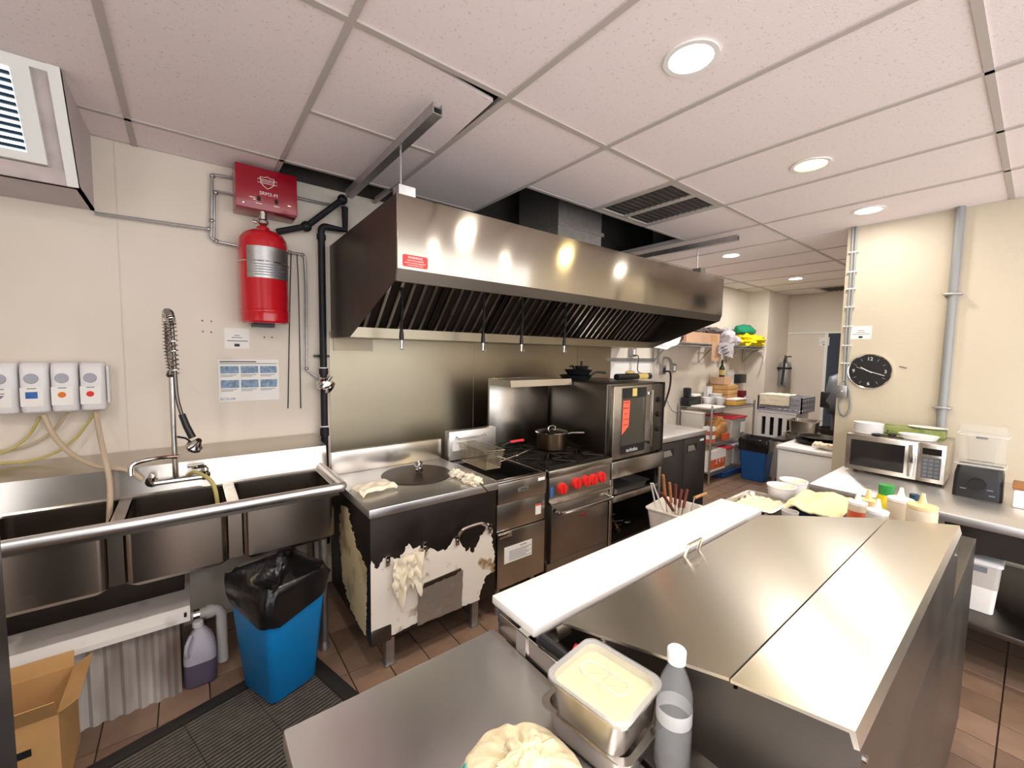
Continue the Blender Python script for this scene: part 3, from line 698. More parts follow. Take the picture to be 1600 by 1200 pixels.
# under the sink
gt_ = thing('grease_trap', 'dirty white grease trap with ribbed casing and flat lid under the sink', 'grease trap', (-.35, 2.55, 0))
bx = []
nr = 11
pts = []
for k in range(nr*4+1):
    x = -.62+.55*k/(nr*4); ph = k % 4; pts.append((x, 2.328 if ph in (0, 3) else 2.316))
pts += [(-.065, 2.78), (-.62, 2.78)]
MB().prism(pts, 'z', .0, .337).build('casing', 'casing_rust', gt_)
MB().prism([(2.292, .345), (2.296, .365), (2.33, .398), (2.80, .398), (2.80, .345)], 'x', -.66, -.03).build('lid', 'casing_white', gt_)
for k in range(5): box('lid_slot', 'black_matte', -.60+k*.11, -.54+k*.11, 2.2945, 2.298, .352, .355, gt_)
box('latch', 'black_plastic', -.052, -.042, 2.296, 2.302, .366, .385, gt_)
box('shade_box', 'steel_black', -.64, -.05, 2.50, 2.78, .3985, .55, label='dark box added on the grease trap lid as shade under the sink', cat='box', bev=.004)  # dark block standing in for the shade under the sink
dp = thing('drain_pipe', 'white plastic drain pipe elbow beside the grease trap', 'pipe', (.06, 2.5, .1))
MB().tube([(-.028, 2.45, .28), (.055, 2.45, .28)]+arc((.055, 2.45, .245), .035, 90, 0, 5)+[(.09, 2.45, .005)], .024, 14).build('run', 'pvc', dp)
MB().cyl((-.02, 2.45, .28), (.005, 2.45, .28), .027, 14).build('coupling', 'chrome', dp)
MB().cyl((.03, 2.45, .28), (.06, 2.45, .28), .031, 14).build('hub', 'pvc', dp)
jg = thing('chemical_jug', 'translucent plastic jug half full of dark liquid beside the blue bin', 'jug', (-.005, 2.37, 0))
def jr(h, z, r=.03): return rrect(.0, 2.37, h*1.12, h*1.05, min(r, h*.7), z)
MB().loft([jr(.05, .002), jr(.056, .012), jr(.056, .115)]).build('liquid', 'jug_fluid', jg, ang=1)
MB().loft([jr(.056, .115), jr(.056, .15), jr(.052, .18), jr(.042, .215), jr(.026, .245), jr(.017, .26), jr(.016, .27)]).build('bottle_body', 'jug', jg, ang=1)
MB().lathe([(.021, .268), (.021, .288), (.017, .292), (.0005, .292)], (-.005, 2.37, 0), 16).build('cap', 'white_plastic', jg)
MB().tube(curve([(-.03, 2.335, .245), (-.045, 2.308, .225), (-.05, 2.305, .19), (-.045, 2.315, .16)], 5), .009, 8).build('handle', 'jug', jg)

mt = thing('floor_mat', 'ribbed dark rubber floor mat in front of the sink', 'mat', (.44, 2.30, 0))
RM = Matrix.Translation((.44, 2.30, 0)) @ Matrix.Rotation(math.radians(15), 4, 'Z')
m_ = MB(); m_.xf = RM; m_.box(-1.5, 0, -.92, 0, 0, .007, .003); m_.box(-1.5, 0, -.06, 0, .007, .010, .001); m_.box(-.06, 0, -.92, -.06, .007, .010, .001); m_.build('base', 'mat_dark', mt)
m_ = MB(); m_.xf = RM
for k in range(46):
    y = -.075-k*.0180
    for q in range(6):
        x0 = -1.48+q*.235; m_.box(x0+.003, x0+.235, y-.0062, y, .007, .0125)
m_.build('ribs', 'mat_rubber', mt, kind='stuff', smooth=False)

# blue bin with black bag
bn = thing('trash_bin', 'bright blue plastic bin lined with a black bag beside the sink', 'bin', (.295, 2.115, .0125))
BR = math.radians(22); bc = (.297, 2.118)
def br_(h, k, z, r=.03): return rrect(bc[0], bc[1], h, k, r, z, 5, BR)
MB().loft([br_(.095, .11, .013), br_(.108, .122, .025), br_(.145, .158, .50), br_(.152, .165, .50), br_(.152, .165, .515), br_(.140, .153, .515), br_(.102, .118, .04)], True, True).build('body', 'blue_plastic', bn, ang=1)
rings = []
def bagring(h, k, z, amp, seed, dip=0):
    out = []
    for i, p in enumerate(rrect(bc[0], bc[1], h, k, .06, z, 9, BR)):
        n1 = noise.noise(Vector((p.x*16, p.y*16, seed))); n2 = noise.noise(Vector((p.x*45, p.y*45, seed+3)))
        d = (p-Vector((bc[0], bc[1], z))); d.z = 0; d.normalize()
        out.append(p+d*(amp*n1+amp*.6*n2)+Vector((0, 0, amp*1.2*n2+dip*n1)))
    return out
near = lambda ring, dz: [p+Vector((0, 0, dz*max(0, -(p-Vector((bc[0], bc[1], 0))).dot(Vector((.35, .93, 0)))/.2))) for p in ring]
rings = [near(bagring(.154, .166, .44, .006, 1, .03), -.05), near(bagring(.160, .172, .475, .012, 2, .02), -.04), bagring(.165, .177, .52, .012, 3), bagring(.158, .17, .555, .012, 4, .03), bagring(.148, .16, .56, .014, 5, .03), bagring(.13, .14, .53, .02, 6, .03), bagring(.11, .12, .475, .025, 7, .03), bagring(.06, .065, .44, .02, 8, .04), bagring(.02, .02, .45, .005, 9)]
MB().loft(rings, False, True).build('bag', 'bag_black', bn, ang=1.2)
# cardboard boxes lower left
cb = thing('cardboard_box', 'open brown cardboard box with a dark handle hole under the sink', 'cardboard box', (-.57, 2.10, .0125))
m_ = MB(); m_.box(-.76, -.385, 1.97, 1.975, .0135, .33).box(-.76, -.385, 2.245, 2.25, .0135, .33).box(-.76, -.755, 1.975, 2.245, .0135, .33).box(-.39, -.385, 1.975, 2.245, .0135, .33).box(-.755, -.39, 1.975, 2.245, .0135, .018); m_.build('body', 'cardboard', cb)
for nm, q in (('flap', [(-.76, 1.97, .33), (-.385, 1.97, .33), (-.385, 1.93, .40), (-.76, 1.93, .40)]), ('flap', [(-.385, 1.975, .33), (-.385, 2.245, .33), (-.335, 2.245, .36), (-.335, 1.975, .36)]), ('flap', [(-.755, 2.25, .33), (-.39, 2.25, .33), (-.39, 2.262, .385), (-.755, 2.262, .385)])):
    MB().sheet(lambda u, v: Vector(q[0]).lerp(Vector(q[1]), u).lerp(Vector(q[3]).lerp(Vector(q[2]), u), v), 1, 1, .003).build(nm, 'cardboard', cb)
box('handle_hole', 'black_matte', -.52, -.45, 1.9685, 1.97, .22, .245, cb)
# upright cabinet edge at the left
fr = thing('upright_refrigerator', 'tall grey steel refrigerator edge at the open end of the sink', 'refrigerator', (-.59, .70, 0))
box('body', 'steel_dark', -.95, -.243, .42, 1.0, .08, 1.9, fr, .006)
box('door', 'steel_dark', -.94, -.253, .385, .418, .12, 1.86, fr, .006)
MB().tube([(-.30, .38, .9), (-.30, .35, .92), (-.30, .35, 1.28), (-.30, .38, 1.30)], .009, 8).build('handle', 'chrome', fr)
for x in (-.9, -.3):
    for y in (.47, .95): MB().cyl((x, y, 0), (x, y, .08), .02, 10).build('leg', 'galvanized', fr)

# ================================================================== COOKING LINE
ck = thing('tandoor_oven', 'low square clay oven cabinet with peeling white film and round iron lid', 'oven', (.985, 2.17, 0))
KX0, KX1, KY0, KY1 = .632, 1.345, 1.845, 2.52
box('cabinet', 'steel_black', KX0, KX1, KY0, KY1, .195, .808, ck, .003)
box('worktop', 'steel_top', KX0-.006, KX1+.006, KY0-.008, KY1+.005, .808, .85, ck, .004)
box('splashback', 'steel', KX0, KX1, KY1-.03, KY1, .85, .985, ck, .003)
MB().lathe([(.0005, .851), (.2, .851), (.203, .853), (.2, .8555), (.0005, .8565)], (1.045, 2.235, 0), 40).build('lid', 'disk_iron', ck)
MB().blob((1.06, 2.24, .895), (.027, .024, .03), 3, .5, 3).build('lid_knob', 'foil', ck)
MB().cyl((1.06, 2.24, .86), (1.06, 2.24, .88), .012, 10).build('knob_stem', 'disk_iron', ck)
fy0 = KY0-.0025
FP = [(575, 993), (575, 888), (580, 876), (589, 889), (597, 877), (605, 868), (622, 875), (632, 862), (639, 849), (646, 858), (656, 852), (664, 862), (672, 856), (684, 862), (699, 857), (708, 842), (714, 837), (721, 851), (727, 862), (734, 855), (738, 864), (746, 849), (755, 832), (762, 817), (767, 822), (770, 850), (773, 868), (771, 894), (758, 902), (752, 920), (748, 938), (652, 972), (596, 1001)]
def jag(P, amp):
    out = []
    for (a, b), (c, d) in zip(P, P[1:]+P[:1]):
        n_ = max(1, int(math.hypot(c-a, d-b)/3.5))
        for k in range(n_):
            t = k/n_; q = amp if n_ < 14 else amp*.4
            out.append((a+(c-a)*t+(random.uniform(-q, q) if k else 0), b+(d-b)*t+(random.uniform(-q, q) if k else 0)))
    return out
MB().prism([(lambda p: (max(KX0, min(KX1, p.x)), max(.2, p.z)))(px(u, v, y=KY0)) for u, v in jag(FP, 2.0)], 'y', fy0, KY0-.0003).build('film_front', 'film_white', ck, smooth=False)
SP = [(573, 893), (566, 870), (556, 850), (548, 815), (544, 795), (534, 790), (531, 812), (532, 850), (536, 905), (545, 940), (560, 975), (572, 993)]
MB().prism([(lambda p: (max(KY0, min(KY1, p.y)), max(.2, min(.8, p.z))))(px(u, v, x=KX0)) for u, v in jag(SP, 2.0)], 'x', KX0-.002, KX0-.0003).build('film_side', 'film_yellow', ck, smooth=False)
a = px(654, 935, y=KY0); b = px(722, 893, y=KY0)
fq = [px(u, v, y=KY0) for u, v in ((652, 922), (722, 889), (720, 948), (651, 976))]
def foilpt(u, v):
    p = fq[0].lerp(fq[1], u).lerp(fq[3].lerp(fq[2], u), v)
    return (p.x+.004*nz(u*6, v*6, 3), fy0-.006+.005*nz(u*7, v*6, 1)+.003*nz(u*17, v*15, 2), p.z+.004*nz(u*6, v*6, 8))
MB().sheet(foilpt, 30, 22, .0015).build('foil_patch', 'foil_dark', ck, ang=.25)
MB().prism([(px(u, v, y=KY0).x, px(u, v, y=KY0).z) for u, v in ((660, 918), (720, 893), (719, 887), (662, 911))], 'y', fy0-.008, fy0).build('vent_slot', 'steel_dark', ck)
for u, v in ((605, 871), (663, 850), (713, 840), (764, 822)):
    p = px(u, v, y=KY0); MB().box(p.x-.012, p.x+.012, KY0-.014, KY0, p.z-.04, p.z+.012, .003).cyl((p.x, KY0-.02, p.z-.012), (p.x, KY0, p.z-.012), .007, 8).build('latch', 'chrome', ck)
MB().tube([px(718, 838, y=KY0)]+curve([px(718, 834, y=KY0-.035), px(726, 826, y=KY0-.045), px(750, 818, y=KY0-.045), px(760, 820, y=KY0-.035)], 4)+[px(761, 826, y=KY0)], .009, 8).build('handle', 'chrome', ck)
m_ = MB(); p = px(590, 1000, y=KY0); m_.box(KX0-.004, KX0+.10, KY0-.006, KY0+.06, .185, .27, .01); m_.build('corner_guard', 'steel_dark', ck)
for x in (KX0+.12, KX1-.09):
    for y in (KY0+.09, KY1-.09): MB().box(x-.022, x+.022, y-.022, y+.022, .012, .195, .004).box(x-.028, x+.028, y-.028, y+.028, .0, .012, .002).build('leg', 'galvanized', ck)
# rags and skewer
m_ = MB(); c0 = px(590, 768, z=.853); c0.z = .871
rot = Matrix.Translation(c0) @ Matrix.Rotation(math.radians(12), 4, 'Z')
m_.xf = rot
m_.sheet(lambda u, v: (-.115+.2*u+.012*nz(u*4, v*4, 1), -.055+.13*v+.012*nz(u*4, v*3, 5), .022+.012*nz(u*5, v*5, 2)-.012*(abs(2*u-1)**6+abs(2*v-1)**6)), 22, 18, .012)
m_.build('folded_rag', 'cloth_white', label='folded white rag lying on the clay oven top', cat='rag')
hr = MB(); p0 = px(641, 868, y=KY0-.014)
hr.sheet(lambda u, v: (p0.x-.095+.165*u*(1-.2*v)+.01*v+.02*nz(u*6, v*4, 3), KY0-.024-.014*math.sin(u*23)*(.35+.65*v)-.016*nz(u*6, v*6, 9), p0.z+.01-.23*v*(.62+.75*abs(nz(u*5, 0, 4)))), 34, 18, .004)
hr.build('hanging_rag', 'cloth_white', label='crumpled cream rag hanging from a latch on the clay oven front', cat='rag')
wr_ = thing('wrapped_skewer', 'skewer wrapped in crumpled white cloth at the clay oven edge', 'skewer', (1.26, 1.98, .852))
k0 = px(708, 738, z=.872); k1 = px(750, 755, z=.872); k2 = px(762, 768, z=.862)
MB().tube(curve([k0, k0.lerp(k1, .25), k0.lerp(k1, .4), k0.lerp(k1, .6), k0.lerp(k1, .8), k1], 3), .012, 10).build('core', 'cloth_white', wr_)
for q, r in ((.1, .03), (.3, .026), (.62, .036), (.85, .034)): MB().blob(k0.lerp(k1, q), (r*1.2, r, r*.8), q*9, .5, 3, 16, 10, flat=-.019).build('wrap', 'cloth_white', wr_)
MB().tube([k1, k2], .004, 6).build('spike', 'steel_dark', wr_)

# fryer
fz = thing('deep_fryer', 'narrow stainless deep fryer with a notice on its door', 'fryer', (1.56, 2.2, 0))
A, B = 1.372, 1.748
m_ = MB(); m_.box(A, A+.012, 1.89, 2.50, .18, .83).box(B-.012, B, 1.89, 2.50, .18, .83).box(A+.012, B-.012, 2.36, 2.50, .18, .83).box(A+.012, B-.012, 1.89, 2.36, .18, .62); m_.build('cabinet', 'steel_dark', fz)
m_ = MB(); m_.box(A, B, 1.87, 1.91, .815, .835, .003).box(A, A+.02, 1.91, 2.38, .82, .835).box(B-.02, B, 1.91, 2.38, .82, .835).prism([(1.91, .82), (1.96, .72), (1.965, .72), (1.92, .825)], 'x', A+.02, B-.02); m_.build('tank_rim', 'steel', fz)
box('oil', 'black_matte', A+.013, B-.013, 1.915, 2.36, .62, .715, fz)
box('top_panel', 'steel', A+.002, B-.002, 1.868, 1.89, .70, .822, fz, .002)
box('mid_panel', 'steel', A+.002, B-.002, 1.876, 1.89, .535, .695, fz, .002)
dr = box('door', 'steel', A+.004, B-.004, 1.868, 1.89, .19, .528, fz, .003)
MB().box(A+.005, A+.10, 1.855, 1.868, .50, .525, .003).build('handle', 'chrome', dr)
no = box('notice', 'paper', px(788, 860, y=1.868).x, px(831, 845, y=1.868).x, 1.8672, 1.868, .335, .435, dr)
text('lettering', 'NOTICE', .014, ((A+B)/2+.01, 1.8668, .42), 'y', 'dark_print', dr)
for k in range(7): box('text_line', 'grey_print', A+.09, A+.09+.17-.02*(k % 3), 1.8667, 1.8672, .40-k*.009, .403-k*.009, dr)
box('brand_plate', 'galvanized', 1.52, 1.605, 1.8665, 1.868, .752, .775, fz); text('lettering', 'IMPERIAL', .012, (1.5625, 1.8662, .763), 'y', 'dark_print', fz)
box('label', 'paper', 1.68, 1.735, 1.867, 1.868, .79, .81, fz); box('label', 'paper', 1.67, 1.715, 1.875, 1.876, .575, .64, fz); box('label_stripe', 'red_knob', 1.67, 1.715, 1.8747, 1.875, .63, .64, fz)
m_ = MB(); m_.box(A+.005, B+.02, 2.44, 2.50, .835, 1.035, .004); m_.build('riser', 'steel_top', fz)
MB().box(A+.03, A+.14, 2.435, 2.44, .90, .965).build('label', 'paper', fz)
MB().tube([(A+.06, 2.437, 1.0), (A+.06, 2.40, .985), (B-.09, 2.40, .985), (B-.09, 2.437, 1.0)], .005, 8).build('basket_hanger', 'chrome', fz)
for x in (A+.05, B-.05):
    for y in (1.93, 2.45): MB().cyl((x, y, 0), (x, y, .18), .016, 10).build('leg', 'galvanized', fz)
# fry basket
bk = thing('fry_basket', 'wire mesh fry basket with red handle hanging over the deep fryer', 'fry basket', (1.52, 2.25, .86))
c1 = [Vector((1.43, 2.40, .965)), Vector((1.56, 2.40, .965)), Vector((1.56, 2.06, .965)), Vector((1.43, 2.06, .965))]
bot = [Vector((1.44, 2.38, .845)), Vector((1.55, 2.38, .845)), Vector((1.55, 2.09, .845)), Vector((1.44, 2.09, .845))]
MB().tube(c1, .004, 6, closed=True).tube(bot, .003, 6, closed=True).build('rim', 'basket_wire', bk)
m_ = MB()
for i in range(4):
    a0, a1, b0, b1 = c1[i], c1[(i+1) % 4], bot[i], bot[(i+1) % 4]; n_ = 26 if i % 2 else 12
    for k in range(n_): m_.tube([a0.lerp(a1, k/n_), b0.lerp(b1, k/n_)], .0011, 3)
    for k in range(1, 10): m_.tube([a0.lerp(b0, k/10), a1.lerp(b1, k/10)], .0011, 3)
for k in range(24): m_.tube([bot[1].lerp(bot[2], k/24), bot[0].lerp(bot[3], k/24)], .0011, 3)
for k in range(10): m_.tube([bot[0].lerp(bot[1], k/10), bot[3].lerp(bot[2], k/10)], .0011, 3)
m_.build('mesh', 'basket_wire', bk, kind='stuff', smooth=False)
MB().tube([(1.56, 2.18, .965), (1.60, 2.15, .985), (1.66, 2.12, .992)], .005, 6).tube([(1.56, 2.10, .965), (1.62, 2.12, .985), (1.66, 2.12, .992)], .005, 6).build('handle_wire', 'chrome', bk)
MB().tube([(1.655, 2.122, .992), (1.74, 2.115, .995), (1.76, 2.113, .993)], .009, 8).build('handle_grip', 'red_plastic', bk)
m_ = MB(); m_.tube([(1.50, 2.02, .905), (1.62, 2.0, .935), (1.80, 2.05, .945)], .005, 6); m_.build('skimmer_rod', 'chrome', label='thin steel skimmer rod resting across the fry basket and range', cat='rod')

# range
rg = thing('gas_range', 'stainless four burner gas range with red knobs', 'range', (2.08, 2.2, 0))
A, B = 1.77, 2.395
box('body', 'steel_dark', A, B, 1.90, 2.58, .12, .80, rg, .003)
m_ = MB(); m_.box(A, B, 1.865, 1.90, .785, .835, .006).box(A, A+.02, 1.90, 2.58, .80, .835).box(B-.02, B, 1.90, 2.58, .80, .835); m_.build('top_frame', 'steel', rg)
box('drip_tray', 'black_matte', A+.02, B-.02, 1.90, 2.55, .80, .808, rg)
cp = box('control_panel', 'steel_range', A+.01, B-.01, 1.872, 1.90, .625, .785, rg, .003)
box('panel_ledge', 'steel', A+.01, B-.005, 1.845, 1.90, .615, .63, rg, .003)
box('label', 'blue_print', A+.02, A+.045, 1.8712, 1.872, .66, .73, rg)
for u, v in ((881, 764), (903, 756), (918, 752), (929, 750), (942, 746)):
    p = px(u, v, y=1.85)
    k_ = MB().lathe([(.038, 1.872), (.038, 1.862), (.034, 1.846), (.0005, 1.846)], (p.x, 0, p.z), 22, 'y').build('knob', 'red_knob', rg)
    MB().box(p.x-.006, p.x+.006, 1.835, 1.85, p.z-.032, p.z+.032, .003).build('grip_bar', 'red_knob', k_)
MB().lathe([(.034, 1.875), (.034, 1.868), (.0005, 1.868)], (px(912, 752, y=1.87).x+.03, 0, .72), 20, 'y').build('knob_seat', 'black_plastic', rg)
for bx_ in (A+.165, B-.165):
    for by_ in (2.06, 2.38):
        bu = MB().lathe([(.05, .812), (.05, .822), (.04, .828), (.0005, .828)], (bx_, by_, 0), 20).build('burner', 'cast_iron', rg)
        m_ = MB(); h = .14
        for s_ in (-1, 1):
            m_.box(bx_+s_*h-.006, bx_+s_*h+.006, by_-h-.006, by_+h+.006, .828, .846); m_.box(bx_-h, bx_+h, by_+s_*h-.006, by_+s_*h+.006, .828, .846)
        for k in range(8):
            a = math.pi*k/4; r1 = .045; d = Vector((math.cos(a), math.sin(a), 0)); q = h/max(abs(d.x), abs(d.y))
            m_.tube([Vector((bx_, by_, .848))+d*r1, Vector((bx_, by_, .842))+d*q], .006, 5)
        m_.build('grate', 'cast_iron', rg)
od = box('oven_door', 'steel_range', A+.03, B-.03, 1.865, 1.90, .225, .605, rg, .006)
MB().tube([(A+.05, 1.866, .575)]+curve([(A+.052, 1.83, .57), (A+.075, 1.808, .567), ((A+B)/2, 1.80, .566), (B-.075, 1.808, .567), (B-.052, 1.83, .57)], 5)+[(B-.05, 1.866, .575)], .013, 10).build('handle', 'chrome', od)
box('brand_plate', 'red_enamel', 2.065, 2.12, 1.8625, 1.865, .475, .49, od)
box('kick_panel', 'steel_range', A+.01, B-.01, 1.88, 1.90, .12, .215, rg, .003)
box('back_riser', 'steel', A+.02, B, 2.56, 2.58, .835, 1.385, rg, .003)
m_ = MB(); m_.box(A+.015, B+.005, 2.30, 2.575, 1.375, 1.383).prism([(2.30, 1.383), (2.29, 1.335), (2.293, 1.335), (2.305, 1.383)], 'x', A+.015, B+.005).box(A+.015, A+.02, 2.30, 2.57, 1.335, 1.375); m_.build('high_shelf', 'steel', rg)
for x in (A+.05, B-.05):
    for y in (1.95, 2.52): MB().cyl((x, y, 0), (x, y, .12), .02, 10).build('leg', 'galvanized', rg)
# pot on range
pc = px(862, 700, z=.86); pc = Vector((2.18, 2.28, .855))
pt = thing('saucepan', 'steel saucepan with lid on the rear burner of the gas range', 'pot', tuple(pc))
MB().lathe([(.0005, 0), (.108, 0), (.115, .006), (.115, .12), (.122, .122), (.122, .126), (.112, .126), (.109, .01), (.0005, .01)], pc, 32).build('body', 'nut', pt); pt.children[0].data.materials[0] = MATS['pot_steel']
MB().lathe([(.128, .127), (.122, .134), (.07, .145), (.02, .15), (.0005, .15)], pc, 32).build('lid', 'chrome', pt)
MB().tube([pc+Vector((-.04, 0, .147))]+curve([pc+Vector((-.03, 0, .168)), pc+Vector((0, 0, .174)), pc+Vector((.03, 0, .168))], 4)+[pc+Vector((.04, 0, .147))], .005, 8).build('lid_handle', 'chrome', pt)
MB().tube([pc+Vector((.09, -.04, .10)), pc+Vector((.14, -.08, .115)), pc+Vector((.21, -.14, .118))], .009, 8, r2=.011).build('handle', 'steel_dark', pt)

# convection oven on stand
ov = thing('convection_oven', 'tall stainless convection oven with dark glass door and orange sticker', 'oven', (2.755, 2.25, .70))
A, B = 2.412, 3.10; Y0 = 1.90
box('body', 'steel_dark', A, B, Y0+.05, 2.60, .79, 1.36, ov, .004)
do = box('door', 'steel', A+.02, A+.50, Y0, Y0+.048, .80, 1.345, ov, .004)
box('glass', 'glass_oven', A+.115, A+.415, Y0-.003, Y0, .83, 1.33, do)
box('glass_band', 'black_plastic', A+.115, A+.415, Y0-.005, Y0-.003, 1.255, 1.33, do); box('glass_band', 'black_plastic', A+.115, A+.415, Y0-.005, Y0-.003, .83, .895, do)
text('lettering', 'turbofan', .042, (A+.25, Y0-.0056, .855), 'y', 'paper_grey', do)
box('rating_label', 'label_yellow', A+.235, A+.29, Y0-.0062, Y0-.005, 1.265, 1.325, do)
sx = A+.165
stk = MB().prism([(sx-.045, .98), (sx+.035, 1.04), (sx+.045, 1.235), (sx-.038, 1.235)], 'y', Y0-.0045, Y0-.003).build('orange_sticker', 'sticker_orange', do)
for k, (wd, tx) in enumerate(((.05, 'CAUTION'), (.045, 'SURFACE'), (.034, 'HOT'), (.04, 'DO NOT'), (.036, 'TOUCH'))):
    text('lettering', tx, .0165, (sx-.002, Y0-.005, 1.22-k*.042), 'y', 'dark_print', do)
MB().box(A+.44, A+.455, Y0-.045, Y0-.03, .86, 1.31, .004).box(A+.442, A+.453, Y0-.03, Y0, .88, .90).box(A+.442, A+.453, Y0-.03, Y0, 1.27, 1.29).build('handle', 'chrome', do)
box('control_strip', 'steel_dark', A+.51, B-.01, Y0+.01, Y0+.05, .80, 1.345, ov, .004)
for z in (1.22, 1.10, .98): MB().lathe([(.022, Y0+.01), (.02, Y0-.012), (.0005, Y0-.012)], (A+.6, 0, z), 16, 'y').build('knob', 'black_plastic', ov)
box('trim_edge', 'black_plastic', B-.01, B, Y0+.005, Y0+.05, .79, 1.36, ov)
box('base_panel', 'steel', A+.01, B-.005, Y0-.01, Y0+.05, .66, .785, ov, .004)
box('base', 'steel_dark', A+.02, B-.02, Y0+.05, 2.58, .705, .79, ov)
sd = thing('oven_stand', 'open stainless stand with shelves under the convection oven', 'stand', (2.755, 2.25, 0))
for x in (A+.03, B-.03):
    for y in (Y0+.02, 2.55): MB().box(x-.018, x+.018, y-.018, y+.018, 0, .655 if y < 2 else .70, .003).build('leg', 'steel', sd)
box('front_rail', 'steel', A+.05, B-.05, Y0, Y0+.03, .47, .52, sd, .003)
box('shelf', 'steel_dark', A+.02, B-.02, Y0+.03, 2.55, .46, .475, sd); box('shelf', 'steel_dark', A+.02, B-.02, Y0+.03, 2.55, .13, .145, sd)
m_ = MB(); m_.loft([rrect(2.80, 2.15, .20, .16, .03, .478), rrect(2.80, 2.15, .22, .18, .03, .54), rrect(2.80, 2.15, .235, .195, .03, .542), rrect(2.80, 2.15, .215, .175, .03, .54), rrect(2.80, 2.15, .195, .155, .03, .484)])
m_.build('baking_tray', 'steel_top', label='steel tray on the upper shelf of the oven stand', cat='tray')
for i, (x, y, z, dx, dy, lab) in enumerate(((2.55, 2.05, .16, .22, .05, 'dark ladle lying on the low shelf of the oven stand'), (2.62, 2.15, .20, .18, -.10, 'steel spatula lying among utensils under the convection oven'), (2.70, 2.03, .18, .10, .14, 'wooden handled brush lying under the convection oven'), (2.50, 2.20, .24, .25, -.04, 'long steel skewer lying under the convection oven'))):
    u_ = thing('cooking_utensil', lab, 'utensil', (x, y, .146), 'utensils on the oven stand shelf')
    MB().tube([(x, y, z), (x+dx, y+dy, z+.01)], .006, 6).build('shaft', 'wood' if i == 2 else 'steel_dark', u_)
    MB().blob((x+dx*1.15, y+dy*1.15, z), (.035, .03, .012), i, .1, 2).build('head', 'steel_dark', u_)
    MB().box(x-.02, x+.02, y-.02, y+.02, .146, z-.004, .004).build('rest', 'cast_iron', u_)
mtn = MB(); mtn.lathe([(.0005, 0), (.11, 0), (.14, .045), (.143, .047), (.135, .047), (.106, .006), (.0005, .006)], (2.64, 2.38, .147), 28).tube([(2.74, 2.30, .185), (2.86, 2.20, .20)], .011, 8); mtn.build('iron_pan', 'cast_iron', label='dark iron pan on the low shelf of the oven stand', cat='pan')
# pans and towel on oven top
for i, (x, y, r, z) in enumerate(((2.58, 2.42, .14, 1.361), (2.63, 2.44, .12, 1.405))):
    p_ = thing('frying_pan', ('larger black frying pan at the bottom of the nest on the convection oven', 'smaller black frying pan nested on another on the convection oven')[i], 'pan', (x, y, z), 'black frying pans on the oven')
    MB().lathe([(.0005, 0), (r*.75, 0), (r, .04), (r*1.02, .042), (r*.96, .042), (r*.72, .006), (.0005, .006)], (x, y, z), 28).build('bowl', 'black_plastic', p_)
    d = Vector((.9, -.3, 0)) if i == 0 else Vector((.3, .5, 0)); d.normalize(); c_ = Vector((x, y, z))
    MB().tube(curve([c_+d*r+Vector((0, 0, .035)), c_+d*(r+.06)+Vector((0, 0, .065)), c_+d*(r+.15)+Vector((0, 0, .06))], 4), .010, 8).build('handle', 'black_plastic', p_)
m_ = thing('utensil_cup', 'small black pan with upright handle on top of the pan nest', 'pan', (2.66, 2.43, 1.448))
MB().lathe([(.0005, 0), (.05, 0), (.062, .03), (.056, .03), (.045, .004), (.0005, .004)], (2.66, 2.43, 1.448), 20).build('bowl', 'black_plastic', m_)
MB().tube([(2.63, 2.41, 1.453), (2.625, 2.40, 1.52)], .010, 8).build('handle', 'black_plastic', m_)
tw = thing('rolled_towel', 'black rolled towel with yellow print on the convection oven', 'towel', (2.93, 2.2, 1.361))
a = px(963, 590, y=2.2); b = px(1015, 590, y=2.2)
MB().tube([(a.x, 2.2, 1.39), (a.x+.01, 2.2, 1.39), (b.x-.01, 2.2, 1.39), (b.x, 2.2, 1.39)], .028, 16).build('roll', 'black_plastic', tw)
MB().cyl((a.x+(b.x-a.x)*.6, 2.2, 1.39), (a.x+(b.x-a.x)*.88, 2.2, 1.39), .0295, 16).build('print_band', 'label_yellow', tw)
MB().blob(((a.x+b.x)/2, 2.24, 1.425), (.06, .03, .015), 2, .4).build('tag', 'label_yellow', tw)
# undercounter refrigerator
uf = thing('undercounter_refrigerator', 'dark undercounter refrigerator with steel worktop next to the convection oven', 'refrigerator', (3.52, 2.25, 0))
A, B, Y0 = 3.13, 3.925, 1.95
box('cabinet', 'fridge_dark', A, B, Y0+.04, 2.66, .10, .825, uf)
box('worktop', 'steel_top', A-.005, B+.005, Y0-.005, 2.68, .828, .872, uf, .004)
for a, b in ((A+.005, (A+B)/2-.004), ((A+B)/2+.004, B-.005)):
    d_ = box('door', 'fridge_dark', a, b, Y0, Y0+.038, .12, .82, uf, .004)
    MB().prism([(a+.06, .70), (a+.20, .70), (a+.16, .755), (a+.06, .755)], 'y', Y0-.002, Y0-.0005).build('pull_recess', 'steel', d_)
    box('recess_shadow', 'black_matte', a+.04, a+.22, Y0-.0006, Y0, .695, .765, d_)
box('brand_plate', 'paper_grey', B-.12, B-.05, Y0-.002, Y0, .775, .795, uf)
for x in (A+.06, B-.06):
    for y in (Y0+.1, 2.6): MB().lathe([(.012, 0), (.03, .03), (.012, .06), (.02, .07), (.02, .10)], (x, y, 0), 12).build('caster', 'black_plastic', uf)
